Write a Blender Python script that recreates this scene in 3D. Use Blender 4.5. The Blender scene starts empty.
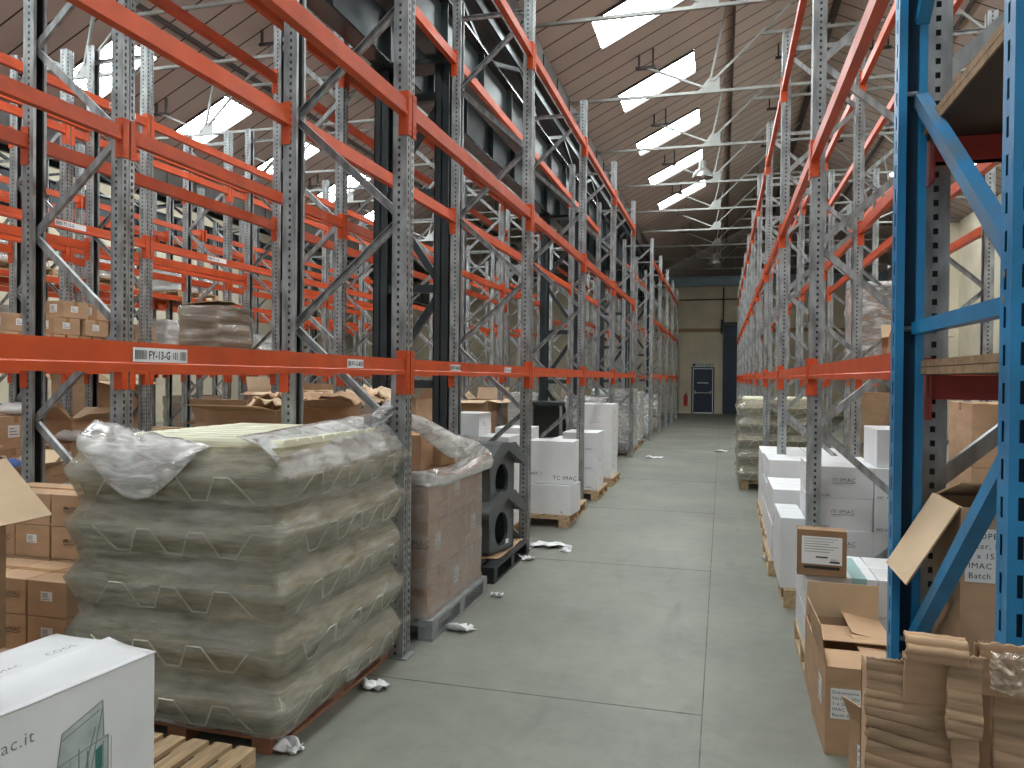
import bpy, bmesh, math, random
from mathutils import Vector, Matrix, noise
random.seed(7)
PI = math.pi
C = bpy.context.scene.collection
S = 1.6                                   # eye height in metres; the survey was taken in multiples of it

# ------------------------------------------------------------------ camera, world, exposure
FPX = 770.0; YAW = math.radians(15.25); PITCH = math.radians(-0.52); ROLL = 0.010
cam_d = bpy.data.cameras.new('camera'); cam = bpy.data.objects.new('camera', cam_d); C.objects.link(cam)
cam_d.sensor_width = 36; cam_d.lens = FPX/1024*36; cam_d.clip_start = .05; cam_d.clip_end = 300
CM = Matrix.Rotation(YAW, 3, 'Z') @ Matrix.Rotation(PI/2+PITCH, 3, 'X') @ Matrix.Rotation(ROLL, 3, 'Z')
cam.matrix_world = Matrix.Translation((0, 0, S)) @ CM.to_4x4()
bpy.context.scene.camera = cam
w = bpy.data.worlds.new('world'); bpy.context.scene.world = w; w.use_nodes = True
w.node_tree.nodes['Background'].inputs[0].default_value = (.95, .97, 1, 1)
w.node_tree.nodes['Background'].inputs[1].default_value = .45
SKY_EMIT = 26.0
vs = bpy.context.scene.view_settings
vs.view_transform = 'Standard'; vs.look = 'None'; vs.gamma = 1; vs.use_curve_mapping = False; vs.exposure = 0.12

def at(px, py, X=None, Y=None, Z=None):
    """point of the place seen at a pixel, on the plane X, Y or Z = const (metres)"""
    d = CM @ Vector(((px-512)/FPX, -(py-384)/FPX, -1)); o = Vector((0, 0, S))
    if X is not None: t = X/d.x
    elif Y is not None: t = Y/d.y
    else: t = (Z-S)/d.z
    return o + d*t

# ------------------------------------------------------------------ materials
def mat(name, col, rough=.6, metal=0.0, noise_amt=.15, scale=6, bump=0, bscale=40, col2=None, stretch=None, spec=.5, detail=4):
    m = bpy.data.materials.new(name); m.use_nodes = True; nt = m.node_tree; N = nt.nodes; L = nt.links
    b = N['Principled BSDF']; b.inputs['Roughness'].default_value = rough; b.inputs['Metallic'].default_value = metal
    b.inputs['Specular IOR Level'].default_value = spec
    tc = N.new('ShaderNodeTexCoord'); mp = N.new('ShaderNodeMapping'); L.new(tc.outputs['Object'], mp.inputs[0])
    if stretch: mp.inputs['Scale'].default_value = stretch
    n = N.new('ShaderNodeTexNoise'); n.inputs['Scale'].default_value = scale; n.inputs['Detail'].default_value = detail
    L.new(mp.outputs[0], n.inputs['Vector'])
    r = N.new('ShaderNodeValToRGB'); r.color_ramp.elements[0].position = .3; r.color_ramp.elements[1].position = .7
    c2 = col2 or tuple(c*(1-noise_amt*1.6) for c in col)
    r.color_ramp.elements[0].color = (*c2, 1); r.color_ramp.elements[1].color = (*[min(1, c*(1+noise_amt*.5)) for c in col], 1)
    L.new(n.outputs['Fac'], r.inputs[0]); L.new(r.outputs[0], b.inputs['Base Color'])
    if bump:
        n2 = N.new('ShaderNodeTexNoise'); n2.inputs['Scale'].default_value = bscale; n2.inputs['Detail'].default_value = 5
        L.new(mp.outputs[0], n2.inputs['Vector'])
        bp = N.new('ShaderNodeBump'); bp.inputs['Strength'].default_value = bump; bp.inputs['Distance'].default_value = .01
        L.new(n2.outputs['Fac'], bp.inputs['Height']); L.new(bp.outputs[0], b.inputs['Normal'])
    return m
M = {}
M['slot_shade'] = mat('near black slot shade', (.045, .048, .05), .7, .2, .2, 9)  # shade inside the uprights, put into the colour of an added plate
M['galv'] = mat('galvanised steel', (.37, .385, .385), .38, .5, .34, 16, stretch=(1, 1, .35))
M['galv_dull'] = mat('dull galvanised steel', (.36, .38, .38), .5, .45, .2, 9)
M['orange'] = mat('orange powder coat', (.60, .082, .018), .42, 0, .14, 5, spec=.4)
M['red'] = mat('dark red paint', (.36, .035, .022), .45, 0, .15, 5)
M['blue'] = mat('blue rack paint', (.014, .225, .48), .36, 0, .18, 5, bump=.05, bscale=30)
M['blueworn'] = mat('worn blue paint', (.02, .235, .50), .34, .1, .1, 7, col2=(.13, .19, .25))
M['kraft'] = mat('kraft cardboard', (.50, .32, .19), .8, 0, .10, 5, bump=.06, bscale=25, stretch=(1, 1, 3))
M['kraft_l'] = mat('pale inner cardboard', (.66, .49, .32), .8, 0, .08, 5)
M['kraft_d'] = mat('dark brown cardboard', (.30, .18, .095), .8, 0, .12, 5)
M['kraft_pk'] = mat('pinkish brown cardboard', (.50, .33, .21), .75, 0, .10, 5)
M['whitebox'] = mat('white carton board', (.76, .77, .78), .6, 0, .05, 4, bump=.04, bscale=10)
M['label'] = mat('white paper', (.82, .82, .82), .5, 0, .03, 8)
M['ink'] = mat('black ink', (.02, .02, .022), .6, 0, 0, 5)
M['greyink'] = mat('grey ink', (.22, .24, .24), .6, 0, 0, 5)
M['greenink'] = mat('dark green ink', (.03, .16, .14), .6, 0, 0, 5)
M['paleink'] = mat('pale grey green print', (.46, .53, .50), .6, 0, .2, 9)
M['tape'] = mat('clear brown tape', (.44, .25, .12), .2, 0, .1, 8)
M['tealtape'] = mat('teal tape', (.30, .47, .47), .3, 0, .08, 8)
M['wood'] = mat('pallet wood', (.55, .39, .23), .75, 0, .25, 4, bump=.1, stretch=(8, .8, 8))
M['woodred'] = mat('reddish pallet wood', (.35, .15, .08), .75, 0, .2, 4, bump=.1, stretch=(1, 6, 6))
M['board'] = mat('chipboard', (.33, .21, .115), .8, 0, .25, 30, bump=.1)
M['black'] = mat('black plastic', (.02, .022, .024), .45, 0, .1, 5)
M['dark'] = mat('dark painted steel', (.030, .040, .044), .32, .1, .3, 3)
M['flange'] = mat('shiny steel flange', (.16, .18, .19), .22, .6, .5, 1.2, stretch=(1, .3, 1))
M['gutter'] = mat('brown black gutter steel', (.055, .045, .038), .55, .1, .35, 3)
M['greyplastic'] = mat('dark grey plastic', (.11, .125, .125), .55, 0, .08, 8)
M['pipe'] = mat('pale grey painted steel', (.30, .30, .28), .5, .1, .25, 3)
M['hang'] = mat('dark hanger steel', (.07, .055, .05), .6, .1, .2, 3)
M['wool'] = mat('mineral wool', (.42, .385, .245), .95, 0, .30, 10, bump=.5, bscale=60, stretch=(1, 1, 5))
M['woolpale'] = mat('pale yellow wool facing', (.78, .78, .60), .9, 0, .08, 8, bump=.2, bscale=30)
M['seam'] = mat('pale seam', (.72, .70, .58), .7, 0, .05, 8)
M['cream'] = mat('cream painted wall', (.60, .53, .40), .85, 0, .10, 1.2, bump=.05, bscale=8)
M['navy'] = mat('navy door paint', (.006, .018, .048), .45, 0, .15, 3)
M['lintel'] = mat('blue grey steel', (.27, .36, .43), .5, .1, .1, 3)
M['extred'] = mat('extinguisher red', (.5, .02, .02), .3, 0, .05, 3)
M['lampgrey'] = mat('lamp aluminium', (.34, .34, .32), .35, .6, .1, 5)
M['paper'] = mat('white scrap paper', (.82, .82, .82), .7, 0, .06, 9)
M['bluestuff'] = mat('blue fabric', (.05, .10, .28), .8, 0, .2, 9)
M['extgreen'] = mat('pale exit sign', (.50, .56, .50), .5, 0, .03, 9)

def film(name, amount=.3, tint=(.9, .9, .9), scale=(3, 3, 14), bd=.015):
    m = bpy.data.materials.new(name); m.use_nodes = True; nt = m.node_tree; N = nt.nodes; L = nt.links
    out = N['Material Output']; N.remove(N['Principled BSDF'])
    tr = N.new('ShaderNodeBsdfTransparent'); df = N.new('ShaderNodeBsdfDiffuse'); df.inputs[0].default_value = (*tint, 1)
    gl = N.new('ShaderNodeBsdfGlossy'); gl.inputs['Roughness'].default_value = .13; gl.inputs[0].default_value = (1, 1, 1, 1)
    tc = N.new('ShaderNodeTexCoord'); mp = N.new('ShaderNodeMapping'); mp.inputs['Scale'].default_value = scale
    mp.inputs['Rotation'].default_value = (.25, .15, 0)
    L.new(tc.outputs['Object'], mp.inputs[0])
    n = N.new('ShaderNodeTexNoise'); n.inputs['Scale'].default_value = 3.0; n.inputs['Detail'].default_value = 7; n.inputs['Distortion'].default_value = .6
    L.new(mp.outputs[0], n.inputs['Vector'])
    r = N.new('ShaderNodeMapRange'); r.inputs[1].default_value = .35; r.inputs[2].default_value = .72
    r.inputs[3].default_value = amount*.3; r.inputs[4].default_value = min(1, amount*2.2)
    L.new(n.outputs['Fac'], r.inputs[0])
    bp = N.new('ShaderNodeBump'); bp.inputs['Strength'].default_value = .75; bp.inputs['Distance'].default_value = bd
    L.new(n.outputs['Fac'], bp.inputs['Height'])
    for q in (df, gl): L.new(bp.outputs[0], q.inputs['Normal'])
    m1 = N.new('ShaderNodeMixShader'); L.new(r.outputs[0], m1.inputs[0]); L.new(tr.outputs[0], m1.inputs[1]); L.new(df.outputs[0], m1.inputs[2])
    lw = N.new('ShaderNodeFresnel'); lw.inputs[0].default_value = 1.55; L.new(bp.outputs[0], lw.inputs['Normal'])
    mf = N.new('ShaderNodeMath'); mf.operation = 'MULTIPLY_ADD'; L.new(lw.outputs[0], mf.inputs[0]); mf.inputs[1].default_value = .8; mf.inputs[2].default_value = .02; mf.use_clamp = True
    m2 = N.new('ShaderNodeMixShader'); L.new(mf.outputs[0], m2.inputs[0]); L.new(m1.outputs[0], m2.inputs[1]); L.new(gl.outputs[0], m2.inputs[2])
    L.new(m2.outputs[0], out.inputs['Surface'])
    return m
M['film'] = film('stretch film', .17, (.86, .85, .76), (1.0, 1.0, 7), .02)
M['film2'] = film('stretch film tight', .15, (.88, .86, .84), (2, 3, 12))
M['filmthick'] = film('bunched stretch film', .50, (.88, .88, .86), (2, 2, 6), .02)

def m_floor():
    m = mat('concrete floor', (.212, .214, .178), .50, 0, .16, .9, bump=.08, bscale=30, detail=8)
    nt = m.node_tree; N = nt.nodes; L = nt.links; b = N['Principled BSDF']
    src = b.inputs['Base Color'].links[0].from_socket
    tc = N.new('ShaderNodeTexCoord')
    n3 = N.new('ShaderNodeTexNoise'); n3.inputs['Scale'].default_value = 7; n3.inputs['Detail'].default_value = 9; n3.inputs['Roughness'].default_value = .7
    L.new(tc.outputs['Object'], n3.inputs['Vector'])
    mr = N.new('ShaderNodeMapRange'); mr.inputs[1].default_value = .3; mr.inputs[2].default_value = .7; mr.inputs[3].default_value = .86; mr.inputs[4].default_value = 1.10
    L.new(n3.outputs['Fac'], mr.inputs[0])
    n4 = N.new('ShaderNodeTexNoise'); n4.inputs['Scale'].default_value = 2.4; n4.inputs['Detail'].default_value = 6; n4.inputs['Distortion'].default_value = 1.5
    mp = N.new('ShaderNodeMapping'); mp.inputs['Scale'].default_value = (1, .25, 1); L.new(tc.outputs['Object'], mp.inputs[0]); L.new(mp.outputs[0], n4.inputs['Vector'])
    mr2 = N.new('ShaderNodeMapRange'); mr2.inputs[1].default_value = .60; mr2.inputs[2].default_value = .74; mr2.inputs[3].default_value = 1; mr2.inputs[4].default_value = .80
    L.new(n4.outputs['Fac'], mr2.inputs[0])
    mu = N.new('ShaderNodeMath'); mu.operation = 'MULTIPLY'; L.new(mr.outputs[0], mu.inputs[0]); L.new(mr2.outputs[0], mu.inputs[1])
    mx = N.new('ShaderNodeVectorMath'); mx.operation = 'SCALE'; L.new(src, mx.inputs[0]); L.new(mu.outputs[0], mx.inputs['Scale'])
    L.new(mx.outputs[0], b.inputs['Base Color'])
    return m
def m_ceiling():
    m = mat('brown fibre ceiling panels', (.42, .345, .30), .9, 0, .08, .6, detail=5)
    nt = m.node_tree; N = nt.nodes; L = nt.links; b = N['Principled BSDF']
    src = b.inputs['Base Color'].links[0].from_socket
    tc = N.new('ShaderNodeTexCoord'); sp = N.new('ShaderNodeSeparateXYZ'); L.new(tc.outputs['Object'], sp.inputs[0])
    def line(sock, period, off, width):
        a = N.new('ShaderNodeMath'); a.operation = 'SUBTRACT'; L.new(sock, a.inputs[0]); a.inputs[1].default_value = off
        q = N.new('ShaderNodeMath'); q.operation = 'PINGPONG'; L.new(a.outputs[0], q.inputs[0]); q.inputs[1].default_value = period/2
        c = N.new('ShaderNodeMath'); c.operation = 'LESS_THAN'; L.new(q.outputs[0], c.inputs[0]); c.inputs[1].default_value = width/2
        return c.outputs[0]
    l1 = line(sp.outputs['Y'], CEIL_P/2, CEIL_Y0, .035)
    mix = N.new('ShaderNodeMix'); mix.data_type = 'RGBA'; L.new(l1, mix.inputs[0]); L.new(src, mix.inputs[6]); mix.inputs[7].default_value = (.035, .028, .024, 1)
    L.new(mix.outputs[2], b.inputs['Base Color'])
    return m
M['gable'] = mat('brown gable cladding', (.16, .13, .11), .9, 0, .1, 1, stretch=(6, 1, 1))
M['slot_shade_blue'] = mat('dark blue slot shade', (.008, .05, .10), .6, 0, .2, 5)  # blue darkened to stand for shade inside the slotted blue uprights
M['board_shade'] = mat('painted shade under the shelf board', (.045, .034, .028), .6, 0, .2, 3)  # shade on the shelf underside painted as a near-black colour
def emit(name, col, s):
    m = bpy.data.materials.new(name); m.use_nodes = True; N = m.node_tree.nodes; b = N['Principled BSDF']
    b.inputs['Base Color'].default_value = (.8, .8, .8, 1); b.inputs['Emission Color'].default_value = (*col, 1); b.inputs['Emission Strength'].default_value = s
    return m
M['skylight'] = emit('daylit rooflight sheet', (.90, .985, 1), SKY_EMIT)

# ------------------------------------------------------------------ mesh helpers
class MB:
    def __init__(s): s.v = []; s.f = []; s.m = []
    def add(s, vs, fs, mi=0):
        n = len(s.v); s.v += [tuple(p) for p in vs]; s.f += [tuple(n+i for i in f) for f in fs]; s.m += [mi]*len(fs); return s
    def box(s, x0, x1, y0, y1, z0, z1, mi=0):
        v = [(x0,y0,z0),(x1,y0,z0),(x1,y1,z0),(x0,y1,z0),(x0,y0,z1),(x1,y0,z1),(x1,y1,z1),(x0,y1,z1)]
        return s.add(v, [(0,3,2,1),(4,5,6,7),(0,1,5,4),(1,2,6,5),(2,3,7,6),(3,0,4,7)], mi)
    def sweep(s, p, q, prof, up=(0,0,1), mi=0):
        p = Vector(p); q = Vector(q); d = (q-p).normalized(); up = Vector(up)
        if abs(d.dot(up)) > .98: up = Vector((1,0,0))
        a = d.cross(up).normalized(); b = a.cross(d).normalized(); n = len(prof)
        v = [p+a*x+b*y for x, y in prof]+[q+a*x+b*y for x, y in prof]
        f = [(i, (i+1) % n, n+(i+1) % n, n+i) for i in range(n)]+[tuple(range(n))[::-1], tuple(range(n, 2*n))]
        return s.add(v, f, mi)
    def bar(s, p, q, w_, h_, up=(0,0,1), mi=0): return s.sweep(p, q, [(-w_/2,-h_/2),(w_/2,-h_/2),(w_/2,h_/2),(-w_/2,h_/2)], up, mi)
    def tube(s, p, q, r, n=8, mi=0): return s.sweep(p, q, [(r*math.cos(2*PI*i/n), r*math.sin(2*PI*i/n)) for i in range(n)], mi=mi)
    def path(s, pts, r, n=5, mi=0):
        for a, b in zip(pts, pts[1:]): s.tube(a, b, r, n, mi)
        return s
    def cyl(s, c, r0, r1, z0, z1, n=16, mi=0):
        v = [(c[0]+r0*math.cos(2*PI*i/n), c[1]+r0*math.sin(2*PI*i/n), z0) for i in range(n)]+[(c[0]+r1*math.cos(2*PI*i/n), c[1]+r1*math.sin(2*PI*i/n), z1) for i in range(n)]
        return s.add(v, [(i, (i+1) % n, n+(i+1) % n, n+i) for i in range(n)]+[tuple(range(n))[::-1], tuple(range(n, 2*n))], mi)
    def lathe(s, prof, c=(0,0,0), n=24, mi=0):
        v = []; f = []
        for r, z in prof: v += [(c[0]+r*math.cos(2*PI*i/n), c[1]+r*math.sin(2*PI*i/n), c[2]+z) for i in range(n)]
        for k in range(len(prof)-1):
            f += [(k*n+i, k*n+(i+1) % n, (k+1)*n+(i+1) % n, (k+1)*n+i) for i in range(n)]
        return s.add(v, f, mi)
    def grid(s, fn, nu, nv, mi=0):
        v = [fn(i/nu, j/nv) for j in range(nv+1) for i in range(nu+1)]
        return s.add(v, [(j*(nu+1)+i, j*(nu+1)+i+1, (j+1)*(nu+1)+i+1, (j+1)*(nu+1)+i) for j in range(nv) for i in range(nu)], mi)
    def xf(s, mtx): s.v = [tuple(mtx @ Vector(p)) for p in s.v]; return s
    def mesh(s, name, mats):
        me = bpy.data.meshes.new(name); me.from_pydata(s.v, [], s.f); me.update()
        for m in (mats if isinstance(mats, (list, tuple)) else [mats]): me.materials.append(m)
        me.polygons.foreach_set('material_index', s.m); return me
    def build(s, name, mats, parent=None, loc=None, smooth=False, solid=0, bevel=0):
        me = s.mesh(name, mats); o = bpy.data.objects.new(name, me); C.objects.link(o)
        if parent: o.parent = parent
        if loc is not None: o.location = loc
        if smooth: me.shade_smooth()
        if solid: md = o.modifiers.new('t', 'SOLIDIFY'); md.thickness = solid
        if bevel: md = o.modifiers.new('b', 'BEVEL'); md.width = bevel; md.segments = 2; md.limit_method = 'ANGLE'
        return o
def tag(o, label=None, cat=None, group=None, kind=None):
    if label: o['label'] = label
    if cat: o['category'] = cat
    if group: o['group'] = group
    if kind: o['kind'] = kind
    return o
def empty(name, loc, rz=0, label=None, cat=None, group=None):
    o = bpy.data.objects.new(name, None); C.objects.link(o); o.location = loc; o.rotation_euler = (0, 0, rz); o.empty_display_size = .1
    return tag(o, label, cat, group)
KIDS = {}
def copy_tree(o, parent=None):
    c = o.copy(); C.objects.link(c); c.parent = parent
    for ch in [x for x in bpy.data.objects if x.parent is o] if o not in KIDS else KIDS[o]: copy_tree(ch, c)
    return c
def freeze(o):
    """remember the children of a prototype so that copying stays quick"""
    ch = list(o.children_recursive) if hasattr(o, 'children_recursive') else []
    for x in [o]+ch: KIDS[x] = [y for y in ch if y.parent is x]
    return o
TXT = {}
def text_pts(string, size, bold=False):
    """letter outlines as flat polygons in the xy plane (built-in font), width and faces"""
    key = (string, bold)
    if key not in TXT:
        cu = bpy.data.curves.new('t', 'FONT'); cu.body = string; cu.size = 1; cu.resolution_u = 2
        cu.space_character = 1.12
        if bold == 2: cu.offset = .022
        o = bpy.data.objects.new('t', cu); C.objects.link(o)
        dg = bpy.context.evaluated_depsgraph_get(); me = bpy.data.meshes.new_from_object(o.evaluated_get(dg))
        TXT[key] = ([tuple(v.co) for v in me.vertices], [tuple(p.vertices) for p in me.polygons])
        bpy.data.objects.remove(o); bpy.data.curves.remove(cu); bpy.data.meshes.remove(me)
    v, f = TXT[key]
    return [(x*size, y*size, z) for x, y, z in v], f
def put_text(mb, string, size, origin, ux, uy, mi=0, bold=False, center=False, off=.0015, cx=1.0):
    """lay the text on a plane given by its reading direction ux and up direction uy"""
    ux = Vector(ux).normalized(); uy = Vector(uy).normalized(); n = ux.cross(uy)
    v, f = text_pts(string, size, bold); v = [(p[0]*cx, p[1], p[2]) for p in v]
    wd = max(p[0] for p in v) if v else 0
    o = Vector(origin)-(ux*wd/2 if center else Vector((0,0,0)))
    mb.add([o+ux*p[0]+uy*p[1]+n*off for p in v], f, mi); return wd
def rect(mb, origin, ux, uy, x0, x1, y0, y1, mi=0, off=.001):
    ux = Vector(ux).normalized(); uy = Vector(uy).normalized(); n = ux.cross(uy); o = Vector(origin)+n*off
    mb.add([o+ux*x0+uy*y0, o+ux*x1+uy*y0, o+ux*x1+uy*y1, o+ux*x0+uy*y1], [(0,1,2,3)], mi)
ORD = ['first','second','third','fourth','fifth','sixth','seventh','eighth','ninth','tenth','eleventh','twelfth','thirteenth']

# ------------------------------------------------------------------ the building
YEND = 22.9*S; XR = 4.3*S; XL = -11.2*S; YB = -3.0*S
CEIL_P = 1.93*S/3; TR0 = (6.5-1.93*5)*S; CEIL_Y0 = TR0+CEIL_P*1.0 - CEIL_P*.5 + CEIL_P*.5
CEIL_Y0 = TR0
M['floor'] = m_floor(); M['ceil'] = m_ceiling()
mb = MB(); mb.box(XL-.3, XR+.3, YB, YEND+1.5, -.2, 0)
tag(mb.build('floor', M['floor']), kind='structure')
# slab joints cut as thin dark strips of sealant
M['joint'] = mat('joint sealant', (.13, .13, .115), .8, 0, .3, 9)
mb = MB(); mb.box(-.045*S-.003, -.045*S+.003, YB, YEND, 0, .0012)
k = 0
for y in [2.35+1.78*i for i in range(-2, 12)]:
    mb.box(XL, -.045*S, y*S-.0035, y*S+.0035, 0, .0012)
tag(mb.build('trim_1', M['joint']), kind='structure')

ZE = 4.04*S; SL = .5; HALF = 3.1*S           # eaves height, roof slope, half span
def zroof(x, valley): return ZE+SL*(x-valley)
bays = [(-1.82*S, 1), (-1.82*S-2*HALF, 1), (-1.82*S-4*HALF, 1)]
SKYW = [(.60*S, 1.46*S)]
yg = TR0; ys = []
while yg < YEND+.5: ys.append(yg); yg += CEIL_P
ys[0] = YB; ys[-1] = min(ys[-1], YEND+.3)
cb = MB(); win = 0
def slope(v0, sign, clip=None):
    """one roof slope rising from the eaves at v0 in direction sign; every middle panel of three holds a rooflight"""
    global win
    P = lambda d, y, dz=0: (v0+sign*d, y, ZE+SL*d+dz)
    for i in range(len(ys)-1):
        y0, y1 = ys[i], ys[i+1]
        ds = [0, .60*S, 1.46*S, HALF]
        for j in range(3):
            if clip and ds[j] >= clip: continue
            d1 = min(ds[j+1], clip) if clip else ds[j+1]
            if i % 3 == 1 and j == 1 and 0 < y1 < 17.2*S:
                win += 1
                m_ = MB(); m_.add([P(ds[1], y0, .02), P(d1, y0, .02), P(d1, y1, .02), P(ds[1], y1, .02)], [(0,1,2,3)])
                o = m_.build('window_%d' % win, M['skylight'], solid=.01)
                tag(o, kind='structure')
                fr = MB()
                for yy in (y0, y1): fr.bar(P(ds[1], yy, -.01), P(d1, yy, -.01), .04, .06)
                fr.bar(P(ds[1], (y0+y1)/2, -.0), P(d1, (y0+y1)/2, -.0), .012, .02)
                fr.build('glazing_bar', M['hang'], o)
            else:
                cb.add([P(ds[j], y0), P(d1, y0), P(d1, y1), P(ds[j], y1), P(ds[j], y0, .05), P(d1, y0, .05), P(d1, y1, .05), P(ds[j], y1, .05)],
                       [(0,1,2,3),(7,6,5,4),(0,4,5,1),(1,5,6,2),(2,6,7,3),(3,7,4,0)])
for v, _ in bays[:2]:
    slope(v, 1); slope(v+2*HALF, -1)
slope(bays[1][0], -1, clip=bays[1][0]-XL)
tag(cb.build('ceiling', M['ceil']), kind='structure')
# purlins and ridge piece under the panels
pn = 1
def purlin(x, z, w_, h_, m):
    global pn
    pn += 1
    tag(MB().bar((x, YB, z), (x, YEND, z), w_, h_).build('trim_%d' % pn, m), kind='structure')
for v, _ in bays[:2]:
    for d in (1.9*S, ):
        purlin(v+d, ZE+SL*d-.04, .05, .09, M['hang']); purlin(v+2*HALF-d, ZE+SL*d-.04, .05, .09, M['hang'])
    purlin(v+HALF, ZE+SL*HALF-.06, .12, .12, M['hang'])
# end wall with a door opening, blue lintel beam
D0, D1, DH = -.83*S, -.235*S, 1.315*S
W = MB(); ty = .3
W.box(XL, D0, YEND, YEND+ty, 0, 6.3*S); W.box(D1, XR, YEND, YEND+ty, 0, 6.3*S); W.box(D0, D1, YEND, YEND+ty, DH, 6.3*S)
WG = MB().box(XL, XR, YEND-.06, YEND-.002, 3.92*S, 6.2*S)
tag(W.build('wall_back', M['cream']), kind='structure')
tag(WG.build('trim_90', M['gable']), kind='structure')
tag(MB().box(XR, XR+.3, YB, YEND+.3, 0, ZE).build('wall_right', M['cream']), kind='structure')
tag(MB().box(XL-.3, XL, YB, YEND+.3, 0, ZE+2.5).build('wall_left', M['cream']), kind='structure')
# wall piers on the right wall
for i in range(6):
    pn += 1
    tag(MB().box(XR-.25, XR, (2+3.6*i)*S-.2, (2+3.6*i)*S+.2, 0, ZE-.05).build('trim_%d' % pn, M['cream']), kind='structure')
pn += 1
tag(MB().box(-1.9*S, XR, YEND-.25, YEND-.02, 3.66*S, 3.90*S).box(-1.9*S, XR, YEND-.33, YEND-.01, 3.90*S, 3.93*S).build('trim_%d' % pn, M['lintel']), kind='structure')
pn += 1
tag(MB().box(-1.9*S, XR, YEND-.12, YEND-.01, 2.36*S, 2.45*S).build('trim_%d' % pn, M['board']), kind='structure')
# fire door
dr = MB().box(D0+.04, D1-.04, YEND+.05, YEND+.10, .055, DH-.04).build('door_1', M['navy']); tag(dr, kind='structure')
fr = MB(); fr.box(D0-.04, D0+.03, YEND-.02, YEND+.1, 0, DH+.04); fr.box(D1-.03, D1+.04, YEND-.02, YEND+.1, 0, DH+.04); fr.box(D0-.04, D1+.04, YEND-.02, YEND+.1, DH-.03, DH+.04)
pn += 1; tag(fr.build('trim_%d' % pn, M['navy']), kind='structure')
MB().bar((D0+.1, YEND-.03, .60*S), (D1-.1, YEND-.03, .60*S), .04, .04).box(D0+.1, D0+.16, YEND-.05, YEND+.05, .57*S, .66*S).box(D1-.16, D1-.1, YEND-.05, YEND+.05, .57*S, .66*S).build('push_bar', M['lampgrey'], dr)
MB().box((D0+D1)/2-.25, (D0+D1)/2+.25, YEND+.03, YEND+.05, .87*S, .90*S).build('notice_strip', M['paleink'], dr)
# tall sliding door beside it
d2 = MB(); x0, x1 = .02*S, .42*S
d2.box(x0, x1, YEND-.16, YEND-.1, .02, 2.5*S)
for i in range(9): d2.box(x0+.02+i*.07, x0+.045+i*.07, YEND-.175, YEND-.16, .05, 2.48*S)
o = d2.build('door_2', M['navy']); tag(o, kind='structure')
MB().box(x0-.06, x1+.15, YEND-.26, YEND-.06, 2.5*S, 2.62*S).box(x0-.1, x0-.03, YEND-.26, YEND-.06, 2.3*S, 2.7*S).build('door_track', M['black'], o)
# exit sign, extinguisher, pipes on the end wall
t = empty('exit_sign', ((D0+D1)/2, YEND-.02, DH+.14), 0, 'pale exit sign with dark lettering above the navy fire door', 'sign')
MB().box(-.5, .5, -.02, 0, -.09, .09).build('panel', M['extgreen'], t)
tb = MB(); put_text(tb, 'FIRE EXIT', .17, (.08, -.021, -.06), (1,0,0), (0,0,1), 0, True, True); tb.build('lettering', M['ink'], t)
tb = MB(); rect(tb, (0,-.021,0), (1,0,0), (0,0,1), -.46, -.34, -.06, .06); tb.build('pictogram', M['ink'], t)
t = empty('fire_extinguisher', (-1.0*S, YEND-.12, .35), 0, 'red fire extinguisher on the wall left of the navy fire door', 'fire extinguisher')
MB().lathe([(0,0),(.075,0),(.08,.02),(.08,.42),(.05,.49),(.025,.5),(.025,.53),(0,.53)]).build('cylinder', M['extred'], t, smooth=True)
MB().bar((0,0,.55), (.1,-.01,.6), .02, .02).box(-.02,.02,-.02,.02,.52,.58).build('valve', M['black'], t)
MB().path([(.0,-.03,.55),(-.1,-.05,.45),(-.1,-.06,.25),(-.08,-.08,.12)], .012).build('hose', M['black'], t)
MB().box(-.05, .05, .05, .115, .1, .5).build('bracket', M['black'], t)
t = MB().path([(-1.25*S, YEND-.08, .05), (-1.25*S, YEND-.08, 2.2*S)], .035, 8).build('wall_pipe', M['pipe'])
tag(t, 'pale vertical pipe on the end wall left of the extinguisher', 'pipe')
t = MB().path([(-1.55*S, YEND-.08, 3.28*S), (.95*S, YEND-.08, 3.28*S)], .03, 6).path([(.02*S, YEND-.08, 3.62*S), (.02*S, YEND-.08, 2.62*S)], .03, 6).build('wall_conduit', M['hang'])
tag(t, 'dark conduit running across the end wall below the blue lintel', 'conduit')

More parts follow.
